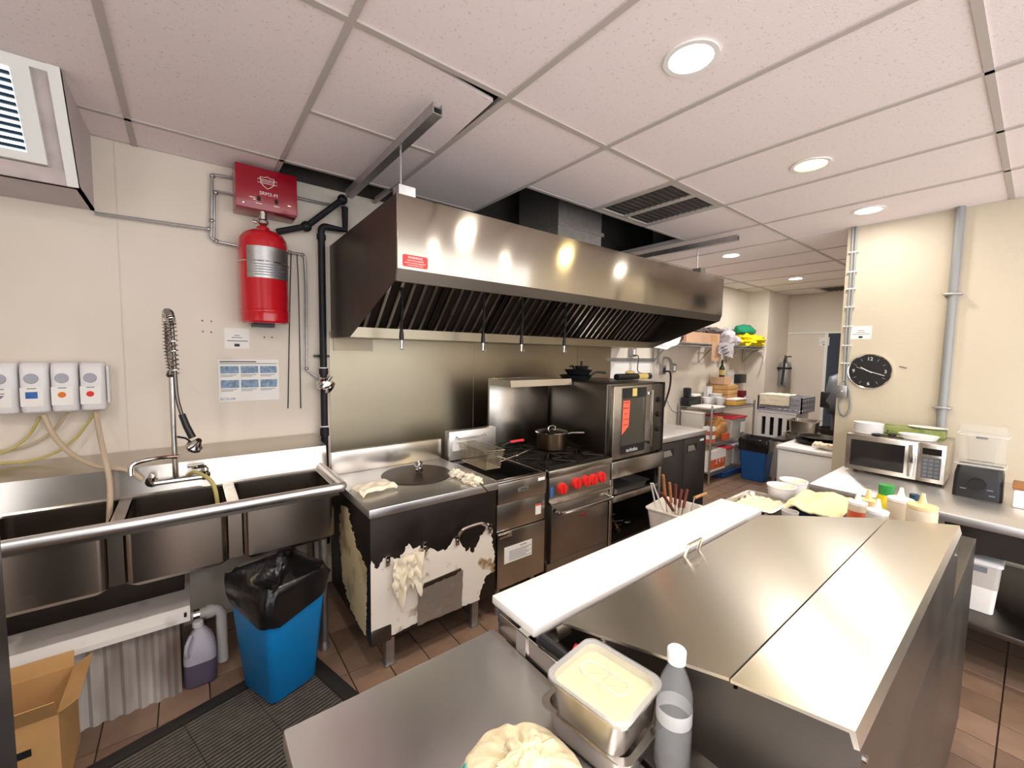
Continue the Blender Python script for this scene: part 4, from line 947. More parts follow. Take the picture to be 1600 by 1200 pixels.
# bin of utensils
ub = thing('utensil_tub', 'cream plastic tub holding tongs and knives near the oven stand', 'tub', (2.80, 1.62, 0))
uc = Vector((2.80, 1.60, 0)); UR = math.radians(8)
def ur(h, k, z, r=.03): return rrect(uc.x, uc.y, h, k, r, z, 5, UR)
MB().loft([ur(.135, .115, .27), ur(.145, .125, .29), ur(.165, .145, .455), ur(.175, .155, .455), ur(.175, .155, .465), ur(.158, .138, .465), ur(.138, .118, .29)]).build('body', 'grey_bin', ub, ang=1); ub.children[0].data.materials[0] = MATS['white_board']
MB().tube(curve([(2.95, 1.52, .43), (2.985, 1.52, .425), (2.99, 1.56, .425), (2.965, 1.58, .43)], 4), .006, 6).build('handle', 'white_board', ub)
bs = thing('step_stool', 'low dark stool under the cream utensil tub', 'stool', (2.80, 1.60, 0))
box('seat', 'black_matte', 2.64, 2.96, 1.46, 1.74, .25, .269, bs)
for x in (2.66, 2.94):
    for y in (1.48, 1.72): box('leg', 'black_matte', x-.015, x+.015, y-.015, y+.015, 0, .25, bs)
tb = Vector((2.80, 1.60, .31))
def tool(nm, lab, cat, parts, g='utensils in the cream tub'):
    t_ = thing(nm, lab, cat, tuple(parts[0][2][0]), g)
    for pn, mm, pts, r in parts: MB().tube(pts, r, 8).build(pn, mm, t_)
    return t_
T = lambda u, v, y: px(u, v, y=y)
tool('tongs', 'white handled tongs standing open in the cream tub', 'tongs', [('arm', 'white_plastic', [Vector((2.76, 1.69, .30)), T(1017, 755, 1.69)], .006), ('arm', 'white_plastic', [Vector((2.84, 1.668, .30)), T(1020, 755, 1.668)], .006)])
for i, (u, v, bx_, hm, lab) in enumerate(((1036, 742, 2.80, 'wood', 'pale wooden handled knife standing tallest in the cream tub'), (1046, 754, 2.83, 'wood', 'pale wooden handled knife beside the tallest one in the cream tub'), (1056, 757, 2.80, 'wood_red', 'dark red handled knife upright in the cream tub'), (1065, 764, 2.78, 'wood_red', 'dark red handled knife leaning outward in the cream tub'), (1074, 764, 2.77, 'wood_red', 'dark red handled knife leaning lowest over the cream tub rim'), (1034, 770, 2.84, 'wood_red', 'short red handled tool among the knives in the cream tub'))):
    yk = 1.645-.024*i; top = T(u, v, yk); bo = Vector((bx_, yk, .30)); mid = bo.lerp(top, .55)
    tool('kitchen_knife', lab, 'knife', [('blade', 'chrome', [bo, mid], .006), ('handle', hm, [mid, top], .011)])
tool('rasp', 'steel skewer with brown handle lying out over the tub rim', 'skewer', [('shaft', 'chrome', [Vector((2.79, 1.497, .32)), T(1085, 778, 1.497)], .005), ('handle', 'cardboard', [T(1085, 778, 1.497), T(1103, 771, 1.497)], .011)])

# ================================================================== ISLAND: WORKTABLE AND PREP TABLE
wt = thing('worktable', 'low stainless worktable with scratched top in front of the prep table', 'table', (.36, .1, 0))
box('tabletop', 'steel_top', .117, .603, -.62, .832, .82, .86, wt, .006)
box('undershelf', 'steel_dark', .14, .58, -.58, .80, .22, .235, wt)
for x in (.15, .57):
    for y in (-.58, .79): MB().cyl((x, y, 0), (x, y, .82), .02, 12).build('leg', 'galvanized', wt)
pp = thing('prep_table', 'refrigerated prep table with white cutting board and hinged steel lid', 'prep table', (1.48, .46, 0))
box('cabinet', 'steel_dark', .612, 2.47, .115, .79, .10, .86, pp, .003)
MB().prism([(.115, .86), (.115, 1.052), (.28, 1.018), (.645, .912), (.69, .86)], 'x', .702, 1.775).build('lid_housing', 'steel_dark', pp)
box('board_ledge', 'steel', .625, 1.90, .69, .845, .86, .904, pp, .003)
box('cutting_board', 'white_board', .618, 1.90, .69, .862, .905, .928, pp, .004)
MB().prism([(.277, 1.048), (.652, .938), (.652, .944), (.277, 1.054)], 'x', .672, 1.785).build('lid', 'steel_lid', pp)
MB().prism([(.112, 1.062), (.118, 1.085), (.275, 1.052), (.275, 1.047), (.124, 1.078), (.118, 1.06)], 'x', .672, 1.785).build('rear_cover', 'steel_lid', pp)
MB().prism([(.115, 1.055), (.125, 1.08), (.27, 1.045), (.275, 1.018)], 'x', .697, .702).prism([(.28, 1.02), (.28, 1.045), (.65, .936), (.645, .912)], 'x', .697, .702).build('end_plate', 'steel_dark', pp)
hp = px(1083, 862, z=.952)
MB().tube([(hp.x-.04, .648, .945), (hp.x-.04, .640, .985), (hp.x+.04, .640, .985), (hp.x+.04, .648, .945)], .0045, 8).build('lid_handle', 'chrome', pp)
for x in (.72, 1.7):
    for y in (.20,): MB().cyl((x, .1115, 1.02), (x, .1155, 1.02), .006, 8).build('bolt', 'chrome', pp)
box('end_rail', 'steel', .606, .612, .60, .815, .855, .905, pp, .002)
m_ = MB(); m_.box(.603, .635, .70, .735, .905, .909).box(.601, .6055, .70, .735, .86, .909); m_.build('rail_clip', 'chrome', pp)
for x in (.70, 2.28):
    for y in (.18, .72): MB().lathe([(.012, 0), (.03, .03), (.012, .06), (.02, .07), (.02, .10)], (x, y, 0), 12).build('caster', 'black_plastic', pp)
for i in range(3): 
    d_ = box('door', 'steel_dark', .65+i*.57, 1.20+i*.57, .79, .815, .16, .80, pp, .004); box('handle', 'steel', .72+i*.57, 1.13+i*.57, .815, .835, .76, .79, d_)
# tools in the channel
tl = thing('black_scraper', 'black handled scraper lying in the end channel of the prep table', 'scraper', (.645, .64, .862))
MB().tube([px(845, 998, z=.915), px(868, 1014, z=.912), px(888, 1030, z=.908)], .0115, 10).build('handle', 'black_plastic', tl)
MB().tube([px(888, 1030, z=.908), px(905, 1045, z=.895)], .006, 6).build('blade', 'chrome', tl)
tl = thing('red_scraper', 'red handled tool lying behind the black scraper in the prep table channel', 'scraper', (.655, .61, .862))
MB().tube([px(897, 1011, z=.912), px(908, 1018, z=.908)], .009, 10).build('handle', 'red_plastic', tl)
MB().tube([px(908, 1018, z=.908), px(925, 1030, z=.90)], .005, 6).build('blade', 'chrome', tl)
# pan stack
def gpan(nm, lab, c, zr, dep, hx, hy, rot, lid=False):
    t_ = thing(nm, lab, 'food pan', (c.x, c.y, zr-dep)); R_ = lambda a, b, z, r=.022: rrect(c.x, c.y, a, b, r, z, 5, rot)
    MB().loft([R_(hx*.78, hy*.78, zr-dep), R_(hx*.84, hy*.84, zr-dep+.01), R_(hx*.9, hy*.9, zr-.004), R_(hx, hy, zr-.003), R_(hx, hy, zr), R_(hx*.88, hy*.88, zr), R_(hx*.82, hy*.82, zr-dep+.012), R_(hx*.76, hy*.76, zr-dep+.003)]).build('pan_body', 'steel', t_, ang=.8)
    return t_, R_
c_ = px(946, 1100, z=.922); p1, _ = gpan('food_pan', 'empty steel food pan under the butter filled pan', c_, .922, .06, .086, .094, .12)
c_ = px(944, 1060, z=.992); p2, R_ = gpan('food_pan', 'steel food pan of yellow butter with clear lid stacked in another pan', c_, .992, .072, .074, .082, .12)
MB().loft([R_(.062, .069, .945), R_(.064, .071, .978), R_(.05, .057, .981)]).build('butter', 'butter', p2)
ld = MB().loft([R_(.073, .081, .993), R_(.073, .081, .996), R_(.062, .069, .997), R_(.058, .065, .990), R_(.02, .02, .990)], True, True).build('lid', 'lid_clear', p2)
MB().tube([Vector(v) for v in R_(.018, .045, .994, .012)], .002, 5, closed=True).build('lid_rib', 'clear_frost', ld)
# water bottle
wbt = thing('water_bottle', 'clear plastic water bottle with white cap beside the food pans', 'bottle', (.636, .348, .862))
BC = (.636, .348, .862)
MB().lathe([(.0005, .004), (.022, 0), (.029, .006), (.030, .02), (.029, .03), (.030, .04), (.029, .05), (.030, .06), (.030, .085), (.0285, .09), (.0285, .115), (.030, .12), (.029, .14), (.022, .165), (.0135, .185), (.0125, .197), (.0115, .197), (.0125, .184), (.021, .164), (.028, .139), (.0275, .03), (.02, .004), (.0005, .006)], BC, 28).build('bottle_body', 'clear', wbt)
MB().lathe([(.015, .193), (.0155, .213), (.013, .216), (.0005, .216)], BC, 24).build('cap', 'white_plastic', wbt)
MB().lathe([(.0288, .09), (.0292, .091), (.0292, .114), (.0288, .115)], BC, 28, cap=False).build('label', 'clear_frost', wbt)
# sack
sk_ = thing('cloth_sack', 'tied cream cloth sack with a teal stripe on the worktable', 'sack', (.47, .425, .861))
sc_ = Vector((.388, .452, .897))
def sackpt(th, ph):
    d = Vector((math.sin(th)*math.cos(ph), math.sin(th)*math.sin(ph), math.cos(th)))
    top = max(0, 1-th/1.35); fold = math.sin(ph*11+2.5*noise.noise(d*3))*.5+math.sin(ph*23+4*noise.noise(d*4))*.3
    q = 1+.08*noise.noise(d*2.6)+.03*noise.noise(d*8)
    p = Vector((d.x*.100*q, d.y*.102*q, d.z*.05*q+.016*fold*top*min(1, th/.25)-.006*top)); p.z = max(p.z, -.035); return sc_+p
rings = [[sackpt(math.pi*j/30+.02, 2*math.pi*k/96) for k in range(96)] for j in range(30)]
MB().loft(rings[::-1], True, True).build('bag', 'cloth_sack', sk_, ang=1.5)
kn = sc_+Vector((.0, .0, .04))
def tuft(th, ph):
    d = Vector((math.sin(th)*math.cos(ph), math.sin(th)*math.sin(ph), math.cos(th)))
    q = 1+.35*math.sin(ph*5+1.5*noise.noise(d*3))*max(0, math.sin(th))+.25*noise.noise(d*5)
    return kn+Vector((d.x*.036*q, d.y*.03*q, d.z*.016+.008*noise.noise(d*6)+.008))
MB().loft([[tuft(math.pi*j/14+.01, 2*math.pi*k/60) for k in range(60)] for j in range(14)][::-1], True, True).build('knot', 'cloth_sack', sk_, ang=1.5)
MB().tube([kn+Vector((.022*math.cos(a*.35), .02*math.sin(a*.35), .0)) for a in range(18)], .004, 6, closed=True).build('tie', 'cloth_white', sk_)
MB().sheet(lambda u, v: sc_+(sackpt(1.0+.35*v, 2.35+.8*u)-sc_)*1.012, 10, 6, .002).build('stripe', 'cloth_teal', sk_)

# far end of the prep table
def deckz(): return .861
tr_ = thing('food_tray', 'steel tray of pale chopped food at the end of the cutting board', 'tray', (2.02, .76, .861))
R_ = lambda a, b, z, r=.02: rrect(2.04, .755, a, b, r, z, 4)
MB().loft([R_(.11, .075, .862), R_(.125, .09, .915), R_(.135, .10, .916), R_(.135, .10, .919), R_(.12, .085, .918), R_(.105, .07, .866)]).build('tray_body', 'steel', tr_)
MB().sheet(lambda u, v: (1.93+.22*u, .68+.15*v, .905+.012*nz(u*7, v*7, 1)+.006*nz(u*20, v*20, 4)), 24, 18, .01).build('food', 'food_pale', tr_)
for (u, v, r, lab) in ((1221, 760, .062, 'round cream tub nearest the food tray on the prep table'), (1240, 752, .062, 'round cream tub behind another tub on the prep table')):
    c_ = px(u, v, z=.95); t_ = thing('round_tub', lab, 'tub', (c_.x, c_.y, .861), 'cream tubs on the prep table')
    MB().lathe([(.0005, 0), (r*.75, 0), (r*.95, .085), (r, .088), (r, .094), (r*.92, .094), (r*.74, .01), (.0005, .01)], (c_.x, c_.y, .862), 28).build('tub_body', 'white_board', t_)
    MB().lathe([(.0005, .07), (r*.88, .07), (r*.88, .066), (.0005, .066)], (c_.x, c_.y, .862), 24).build('filling', 'sauce_pale', t_)
tc_ = thing('dough_tray', 'teal tray holding flatbread dough under a cream cloth', 'tray', (2.15, .55, .861))
R2 = lambda a, b, z, r=.03: rrect(2.13, .553, a, b, r, z, 4, 0)
MB().loft([R2(.13, .055, .862), R2(.14, .062, .93), R2(.145, .066, .932), R2(.13, .052, .93), R2(.12, .046, .87)]).build('tray_body', 'cap_green', tc_); tc_.children[0].data.materials[0] = MATS['louver_dark']
m_ = MB()
m_.sheet(lambda u, v: (1.965+.33*u+.01*nz(v*3, 1, 2), .445+.195*v+.006*nz(u*3, 4, 2), .972+.022*nz(u*3.2, v*3.2, 1)+.008*nz(u*9, v*9, 2)-.05*max(0, abs(2*u-1)-.62)-.05*max(0, abs(2*v-1)-.65)), 34, 30, .006)
m_.build('dough_cloth', 'cloth_cream', label='creased cream cloth spread over the dough tray', cat='cloth')
c_ = Vector((1.925, .595, 0))
MB().lathe([(.0005, 0), (.024, 0), (.030, .085), (.027, .085), (.021, .006), (.0005, .006)], (c_.x, c_.y, .862), 20).build('grey_cup', 'grey_bin', label='small grey cup between the food tray and the cream cloth', cat='cup')
c2 = Vector((1.86, .60, 0))
m_ = MB(); m_.xf = Matrix.Translation((c2.x, c2.y, .862)) @ Matrix.Rotation(.5, 4, 'Z'); m_.box(-.04, .035, -.03, .03, 0, .05, .012); m_.build('black_sponge', 'black_plastic', label='black scrubbing block beside the small grey cup', cat='sponge')
def squeeze(u, vtop, x, r, bodym, capm, lab, kind=0, fill=None):
    p = px(u, vtop, x=x); z0 = .861; ht = p.z-z0; t_ = thing('squeeze_bottle', lab, 'bottle', (x, p.y, z0), 'squeeze bottles on the prep table')
    c = (x, p.y, z0)
    if kind == 0:
        nt_ = min(.036, ht*.3); cap_ = .015; bh = ht-nt_-cap_
        MB().lathe([(.0005, 0), (r*.94, 0), (r, .008), (r, bh-.01), (r*.92, bh), (.0005, bh)], c, 26).build('bottle_body', bodym, t_)
        MB().lathe([(r*.98, bh), (r*1.0, bh+cap_*.7), (r*.6, bh+cap_), (.0005, bh+cap_)], c, 26).build('cap', capm, t_)
        MB().lathe([(.013, bh+cap_-.002), (.009, bh+cap_+nt_*.4), (.005, ht), (.0005, ht)], c, 14).build('nozzle', capm, t_)
        if fill: MB().lathe([(r*1.004, .0), (r*1.004, bh*.84), (r*1.0, bh*.85)], c, 26, cap=False).build('sauce', fill, t_)
    else:
        MB().lathe([(.0005, 0), (r*.9, 0), (r, .01), (r, ht*.55), (r*.75, ht*.72), (r*.6, ht*.8), (.0005, ht*.8)], c, 26).build('bottle_body', bodym, t_)
        MB().lathe([(r*.68, ht*.78), (r*.68, ht*.99), (r*.6, ht), (.0005, ht)], c, 24).build('cap', capm, t_)
squeeze(1342, 768, 2.02, .030, 'bottle_beige', 'white_board', 'squeeze bottle of red sauce with a white cap', fill='sauce_red')
squeeze(1358, 765, 2.16, .030, 'sauce_pale', 'sauce_pale', 'pale orange squeeze bottle behind the red sauce bottle')
squeeze(1373, 780, 1.93, .032, 'grey_bin', 'white_board', 'low wide squeeze bottle with white cap beside the red sauce')
squeeze(1386, 757, 2.29, .038, 'bottle_yellow', 'cap_green', 'yellow bottle with a green screw cap', kind=1)
squeeze(1409, 762, 2.07, .038, 'bottle_beige', 'white_board', 'large beige squeeze bottle with white pointed cap')
squeeze(1443, 771, 1.96, .040, 'bottle_beige', 'sauce_pale', 'large beige squeeze bottle with yellowish pointed cap')
squeeze(1429, 772, 2.24, .022, 'louver_dark', 'louver_dark', 'small dark teal bottle behind the beige squeeze bottles', kind=1)

# ================================================================== RIGHT COUNTER AND WALL
rc = thing('side_counter', 'stainless counter with open undershelf along the clock wall', 'counter', (3.55, -.2, 0))
box('countertop', 'steel_top', 3.01, 4.095, -1.6, .84, .755, .80, rc, .006)
box('undershelf', 'steel_dark', 3.0, 4.05, -1.55, .80, .255, .285, rc, .004)
box('under_drawer', 'steel_black', 3.12, 4.0, -.12, .26, .60, .752, rc)
for x in (3.06, 4.03):
    for y in (-1.5, .76): MB().cyl((x, y, 0), (x, y, .755), .02, 12).build('leg', 'galvanized', rc)
fb = thing('food_bin', 'lidded translucent white bin with a grey label on the counter undershelf', 'bin', (3.24, .125, .286))
R_ = lambda a, b, z, r=.02: rrect(3.24, .13, a, b, r, z, 4)
MB().loft([R_(.075, .062, .287), R_(.085, .07, .42)]).build('contents', 'white_board', fb)
MB().loft([R_(.085, .071, .42), R_(.09, .076, .54)]).build('bin_body', 'grey_bin', fb)
MB().loft([R_(.096, .082, .54), R_(.096, .082, .556), R_(.088, .074, .562)]).build('lid', 'white_plastic', fb)
box('label', 'grey_print', 3.1495, 3.152, .10, .17, .50, .53, fb)
fb2 = thing('scoop_box', 'white plastic box behind the lidded bin on the undershelf', 'box', (3.5, .4, .286))
box('box_body', 'grey_bin', 3.3, 3.6, .25, .60, .286, .46, fb2, .01); box('lid', 'white_plastic', 3.29, 3.61, .24, .61, .46, .475, fb2, .005)
# microwave
mw = thing('microwave', 'stainless steel microwave oven with dark door window on the counter', 'microwave', (3.82, .56, .80))
X0, Y0, Y1, Z0, Z1 = 3.60, .318, .805, .815, 1.058
box('body', 'steel', X0+.02, 4.03, Y0+.004, Y1-.004, Z0, Z1, mw, .004)
d_ = box('door', 'steel', X0, X0+.02, Y0+.125, Y1, Z0, Z1, mw, .003)
box('window', 'glass_dark', X0-.002, X0, Y0+.185, Y1-.028, Z0+.03, Z1-.035, d_)
MB().box(X0-.03, X0-.018, Y0+.135, Y0+.165, Z0+.02, Z1-.02, .005).box(X0-.018, X0, Y0+.14, Y0+.16, Z0+.03, Z0+.05).box(X0-.018, X0, Y0+.14, Y0+.16, Z1-.05, Z1-.03).build('handle', 'chrome', d_)
c_p = box('control_panel', 'steel', X0, X0+.02, Y0, Y0+.122, Z0, Z1, mw, .003)
box('display', 'glass_dark', X0-.002, X0, Y0+.02, Y0+.105, Z1-.07, Z1-.03, c_p)
kp = box('keypad', 'grey_print', X0-.002, X0, Y0+.02, Y0+.105, Z0+.025, Z1-.085, c_p); kp.data.materials[0] = MATS['mixer_grey']
for r_ in range(5):
    for q in range(3): box('key', 'grey_print', X0-.003, X0-.002, Y0+.028+q*.026, Y0+.045+q*.026, Z0+.035+r_*.024, Z0+.048+r_*.024, c_p)
for x in (X0+.06, 3.98):
    for y in (Y0+.05, Y1-.05): MB().cyl((x, y, .80), (x, y, Z0), .014, 10).build('foot', 'black_plastic', mw)
# things on the microwave
gb = box('green_carton', 'green_box', 3.86, 4.02, .36, .80, 1.059, 1.105, label='long green printed carton lying at the back of the microwave top', cat='carton')
for i in range(4):
    t_ = MB(); z = 1.059+i*.017; R_ = lambda a, b, zz: [Vector((3.70+a*math.cos(k*math.pi/18), .71+b*math.sin(k*math.pi/18), zz)) for k in range(36)]
    t_.loft([R_(.045, .065, z), R_(.052, .072, z+.003), R_(.062, .084, z+.026), R_(.060, .082, z+.027), R_(.048, .068, z+.006)])
    t_.build('oval_dish', 'white_plastic', label=('lowest white oval dish of the stack on the microwave', 'second white oval dish from the bottom of the microwave stack', 'second white oval dish from the top of the microwave stack', 'topmost white oval dish of the stack on the microwave')[i], cat='dish', group='stacked oval dishes on the microwave')
R_ = lambda a, b, zz: [Vector((3.70+a*math.cos(k*math.pi/18), .46+b*math.sin(k*math.pi/18), zz)) for k in range(36)]
MB().loft([R_(.05, .075, 1.059), R_(.056, .082, 1.063), R_(.062, .098, 1.092), R_(.060, .096, 1.093), R_(.05, .078, 1.066)]).build('oval_dish', 'white_plastic', label='single white oval dish beside the black spoon on the microwave', cat='dish')
R_ = lambda a, b, zz: [Vector((3.95+a*math.cos(k*math.pi/18), .45+b*math.sin(k*math.pi/18), zz)) for k in range(36)]
MB().loft([R_(.04, .07, 1.106), R_(.06, .10, 1.118), R_(.058, .098, 1.120), R_(.04, .07, 1.111)]).build('plate', 'white_plastic', label='white plate lying on the green carton', cat='plate')
sp_ = thing('serving_spoon', 'black serving spoon lying across the microwave edge', 'spoon', (3.64, .58, 1.059))
MB().tube([(3.65, .63, 1.066), (3.63, .52, 1.066)], .005, 8).build('handle', 'black_plastic', sp_)
MB().blob((3.655, .655, 1.068), (.024, .03, .008), 1, .05, 2).build('bowl', 'black_plastic', sp_)
sp_ = thing('serving_spoon', 'black ladle lying behind the spoon on the microwave', 'spoon', (3.68, .59, 1.059))
MB().blob((3.70, .585, 1.071), (.022, .022, .012), 1, .05, 2).build('bowl', 'black_plastic', sp_)
MB().tube([(3.69, .60, 1.068), (3.75, .62, 1.075), (3.83, .63, 1.085)], .004, 8).build('handle', 'black_plastic', sp_)
# blender
bl = thing('blender', 'commercial blender with black base and clear sound cover', 'blender', (3.55, .18, .80))
MB().loft([rrect(3.55, .178, .09, .095, .02, .80), rrect(3.55, .178, .088, .092, .02, .93), rrect(3.555, .178, .075, .085, .02, .975)]).build('base', 'black_plastic', bl)
MB().lathe([(.034, 3.46), (.032, 3.44), (.0005, 3.44)], (0, .178, .885), 20, 'x').build('dial', 'black_matte', bl)
m_ = MB(); m_.loft([rrect(3.56, .178, .085, .095, .02, .976), rrect(3.56, .178, .085, .097, .02, 1.19), rrect(3.56, .178, .078, .09, .02, 1.21), rrect(3.56, .178, .07, .08, .02, 1.213), rrect(3.56, .178, .074, .085, .018, 1.205), rrect(3.56, .178, .080, .091, .018, 1.185), rrect(3.56, .178, .081, .090, .018, .978)], False, False); m_.build('cover', 'clear', bl)
MB().tube([Vector(v) for v in rrect(3.56, .178, .087, .098, .02, 1.155)], .004, 6, closed=True).tube([Vector(v) for v in rrect(3.56, .178, .086, .096, .02, .985)], .004, 6, closed=True).build('cover_band', 'clear_frost', bl)
MB().box(3.466, 3.474, .155, .20, 1.14, 1.15, .002).build('latch', 'grey_print', bl)
m_ = MB(); m_.loft([rrect(3.56, .178, .045, .05, .02, .98), rrect(3.56, .178, .06, .065, .02, 1.14), rrect(3.56, .178, .056, .061, .02, 1.14), rrect(3.56, .178, .042, .047, .02, .985)], False, True); m_.build('jar', 'clear', bl)
for y, z in ((.13, .86), (.23, .85), (.12, .83)): box('marking', 'grey_print', 3.4585, 3.46, y-.012, y+.012, z-.003, z+.003, bl)
wbx = thing('white_canister', 'white canister with brown lid next to the blender', 'canister', (3.5, -.02, .80))
box('canister_body', 'white_board', 3.42, 3.58, -.12, .048, .801, .90, wbx, .01); box('lid', 'wood', 3.415, 3.585, -.125, .053, .90, .92, wbx, .004)
# clock
cl = thing('wall_clock', 'round black wall clock with white numerals', 'clock', (4.09, .805, 1.352))
CY, CZ = .805, 1.482
MB().lathe([(.0005, 4.085), (.118, 4.085), (.120, 4.082), (.130, 4.078), (.134, 4.085), (.134, 4.099), (.0005, 4.099)], (0, CY, CZ), 48, 'x').build('case', 'chrome', cl)
MB().lathe([(.0005, 4.0795), (.124, 4.0795), (.124, 4.085)], (0, CY, CZ), 48, 'x', cap=False).build('face', 'black_plastic', cl)
for k in range(12):
    a = math.radians(90-30*k); yy = CY-.098*math.cos(a); zz = CZ+.098*math.sin(a)
    if k % 3 == 0: text('numeral', str(12 if k == 0 else k), .036, (4.0785, CY-.094*math.cos(a), CZ+.094*math.sin(a)), 'x', 'paper_grey', cl)
    else: MB().tube([(4.0788, CY-.088*math.cos(a), CZ+.088*math.sin(a)), (4.0788, CY-.108*math.cos(a), CZ+.108*math.sin(a))], .0015, 4).build('tick', 'grey_plastic', cl)
for nm, a, l, r in (('hour_hand', 150, .06, .003), ('minute_hand', -18, .095, .0022), ('second_hand', 158, .085, .001)):
    a = math.radians(a); MB().tube([(4.077, CY+.02*math.cos(a), CZ-.02*math.sin(a)), (4.077, CY-l*math.cos(a), CZ+l*math.sin(a))], r, 5).build(nm, 'paper', cl)
# conduits on the right wall
cr = thing('wall_conduit', 'thick grey conduit running down the cream wall to the microwave', 'conduit', (4.075, .40, 1.06))
MB().cyl((4.072, .40, 1.06), (4.072, .40, CE), .024, 14).build('run', 'pipe_grey', cr)
for z in (2.02, 1.25): MB().box(4.04, 4.099, .355, .445, z-.008, z+.008, .003).build('clamp', 'galvanized', cr)
eb = thing('switch_box', 'grey metal electrical switch box below the cable bundle', 'switch box', (4.06, .955, 1.265))
box('case', 'galvanized', 4.05, 4.099, .925, .99, 1.265, 1.365, eb, .004); MB().lathe([(.006, 4.05), (.005, 4.04), (.0005, 4.04)], (0, .955, 1.32), 10, 'x').build('switch', 'white_plastic', eb)
box('gland', 'pipe_grey', 4.06, 4.095, .945, .975, 1.365, 1.39, eb)
for i, (dy, lab) in enumerate(((.0, 'grey cable running down the cream wall corner into the switch box'), (-.02, 'grey cable looping below the switch box on the cream wall'))):
    pts = [(4.085, .968+dy, CE), (4.085, .962+dy, 2.2), (4.085, .965+dy, 1.9), (4.085, .962+dy, 1.6), (4.085, .958+dy, 1.40)]
    if i: pts += [(4.085, .915, 1.32), (4.085, .905, 1.2), (4.085, .93, 1.13), (4.085, .96, 1.14), (4.085, .975, 1.2), (4.085, .965, 1.255)]
    t_ = thing('wall_cable', lab, 'cable', (4.085, .96, 1.13 if i else 1.4)); MB().tube(curve(pts, 6), .008, 8).build('run', 'pipe_grey', t_)
    if not i:
        for z in (2.4, 2.25, 2.12, 1.98, 1.83, 1.68, 1.54): box('clip', 'white_plastic', 4.078, 4.0985, .925, .985, z-.005, z+.005, t_)
def notice(nm, lab, y0, y1, z0, z1, x):
    n_ = thing(nm, lab, 'notice', (x, (y0+y1)/2, z0)); box('sheet', 'paper', x-.002, x, y0, y1, z0, z1, n_); yc_ = (y0+y1)/2
    box('symbol', 'dark_print', x-.003, x-.002, yc_-.012, yc_+.012, z0+.01, z0+.025, n_); w_ = (y1-y0)/2
    for k, q in enumerate((.85, .4, .3)): box('text_line', 'grey_print', x-.003, x-.002, yc_-w_*q, yc_+w_*q, z0+.038+k*.014, z0+.042+k*.014, n_)
a = px(1330, 510, x=4.1); b = px(1361, 530, x=4.1); notice('wall_notice', 'small white printed notice above the wall clock', b.y, a.y, b.z, a.z, 4.1)
a = px(1280, 527, x=7.77); b = px(1295, 540, x=7.77); notice('wall_notice', 'tiny white notice on the far door panel', b.y, a.y, b.z, a.z, 7.779)
MB().tube([(4.095, .62, 1.52), (4.095, .64, 1.525), (4.095, .60, 1.515)], .003, 5).build('wall_hook', 'steel_dark', label='small dark hook on the cream wall beside the clock', cat='hook')

# ================================================================== PASSAGE AND BACK CORNER
fz2 = thing('chest_freezer', 'white chest freezer behind the corner of the cream wall', 'freezer', (4.5, 1.1, 0))
box('cabinet', 'white_plastic', 4.26, 4.95, .66, 1.445, .02, .735, fz2, .01); box('lid', 'white_plastic', 4.245, 4.96, .65, 1.46, .74, .775, fz2, .01)
def freezer_pan(x, y, r, z, lab, m='black_matte'):
    t_ = thing('griddle_pan', lab, 'pan', (x, y, z), 'dark pans on the freezer')
    MB().lathe([(.0005, 0), (r*.8, 0), (r, .03), (r*1.02, .033), (r*.95, .033), (r*.78, .006), (.0005, .006)], (x, y, z), 32).build('pan_body', m, t_)
freezer_pan(4.62, 1.26, .17, .776, 'large dark round pan at the bottom on the white freezer')
freezer_pan(4.64, 1.24, .165, .812, 'second dark round pan stacked on the white freezer', 'steel_black')
m_ = MB(); m_.sheet(lambda u, v: (4.31+.13*u, 1.06+.14*v, .825+.02*nz(u*3, v*3, 3)+.01*nz(u*9, v*9)), 12, 12, .025); m_.build('crumpled_paper', 'cloth_white', label='crumpled white cloth on the freezer beside the dark pans', cat='cloth')
box('brown_case', 'cardboard_pale', 4.28, 4.5, .90, 1.04, .776, .83, label='flat brown box on the freezer against the wall corner', cat='box')
# mixer behind the wall
mx = thing('floor_mixer', 'dark grey machine with rounded head partly hidden behind the cream wall', 'mixer', (5.9, 1.35, 0))
box('base', 'mixer_grey', 5.65, 6.15, 1.15, 1.58, 0, .12, mx, .03)
MB().loft([rrect(6.02, 1.36, .10, .14, .04, .12), rrect(6.02, 1.36, .09, .13, .04, .95)]).build('column', 'mixer_grey', mx)
MB().loft([rrect(5.9, 1.33, .20, .16, .08, .95), rrect(5.88, 1.33, .24, .18, .09, 1.1), rrect(5.9, 1.33, .22, .17, .09, 1.27), rrect(5.92, 1.36, .16, .14, .07, 1.37), rrect(5.94, 1.36, .08, .07, .04, 1.41)]).build('head', 'mixer_grey', mx, ang=1.2)
MB().lathe([(.10, .50), (.17, .60), (.19, .78), (.20, .78), (.18, .6), (.11, .49)], (5.82, 1.37, 0), 28).build('bowl', 'steel_dark', mx)
MB().cyl((5.82, 1.37, .62), (5.82, 1.37, .95), .03, 12).build('shaft', 'black_plastic', mx)
box('control_box', 'black_plastic', 5.66, 5.72, 1.44, 1.53, 1.02, 1.20, mx, .01)
MB().tube([(5.95, 1.46, .30), (5.78, 1.60, .55), (5.70, 1.62, .80)], .02, 8).build('bowl_arm', 'black_plastic', mx)
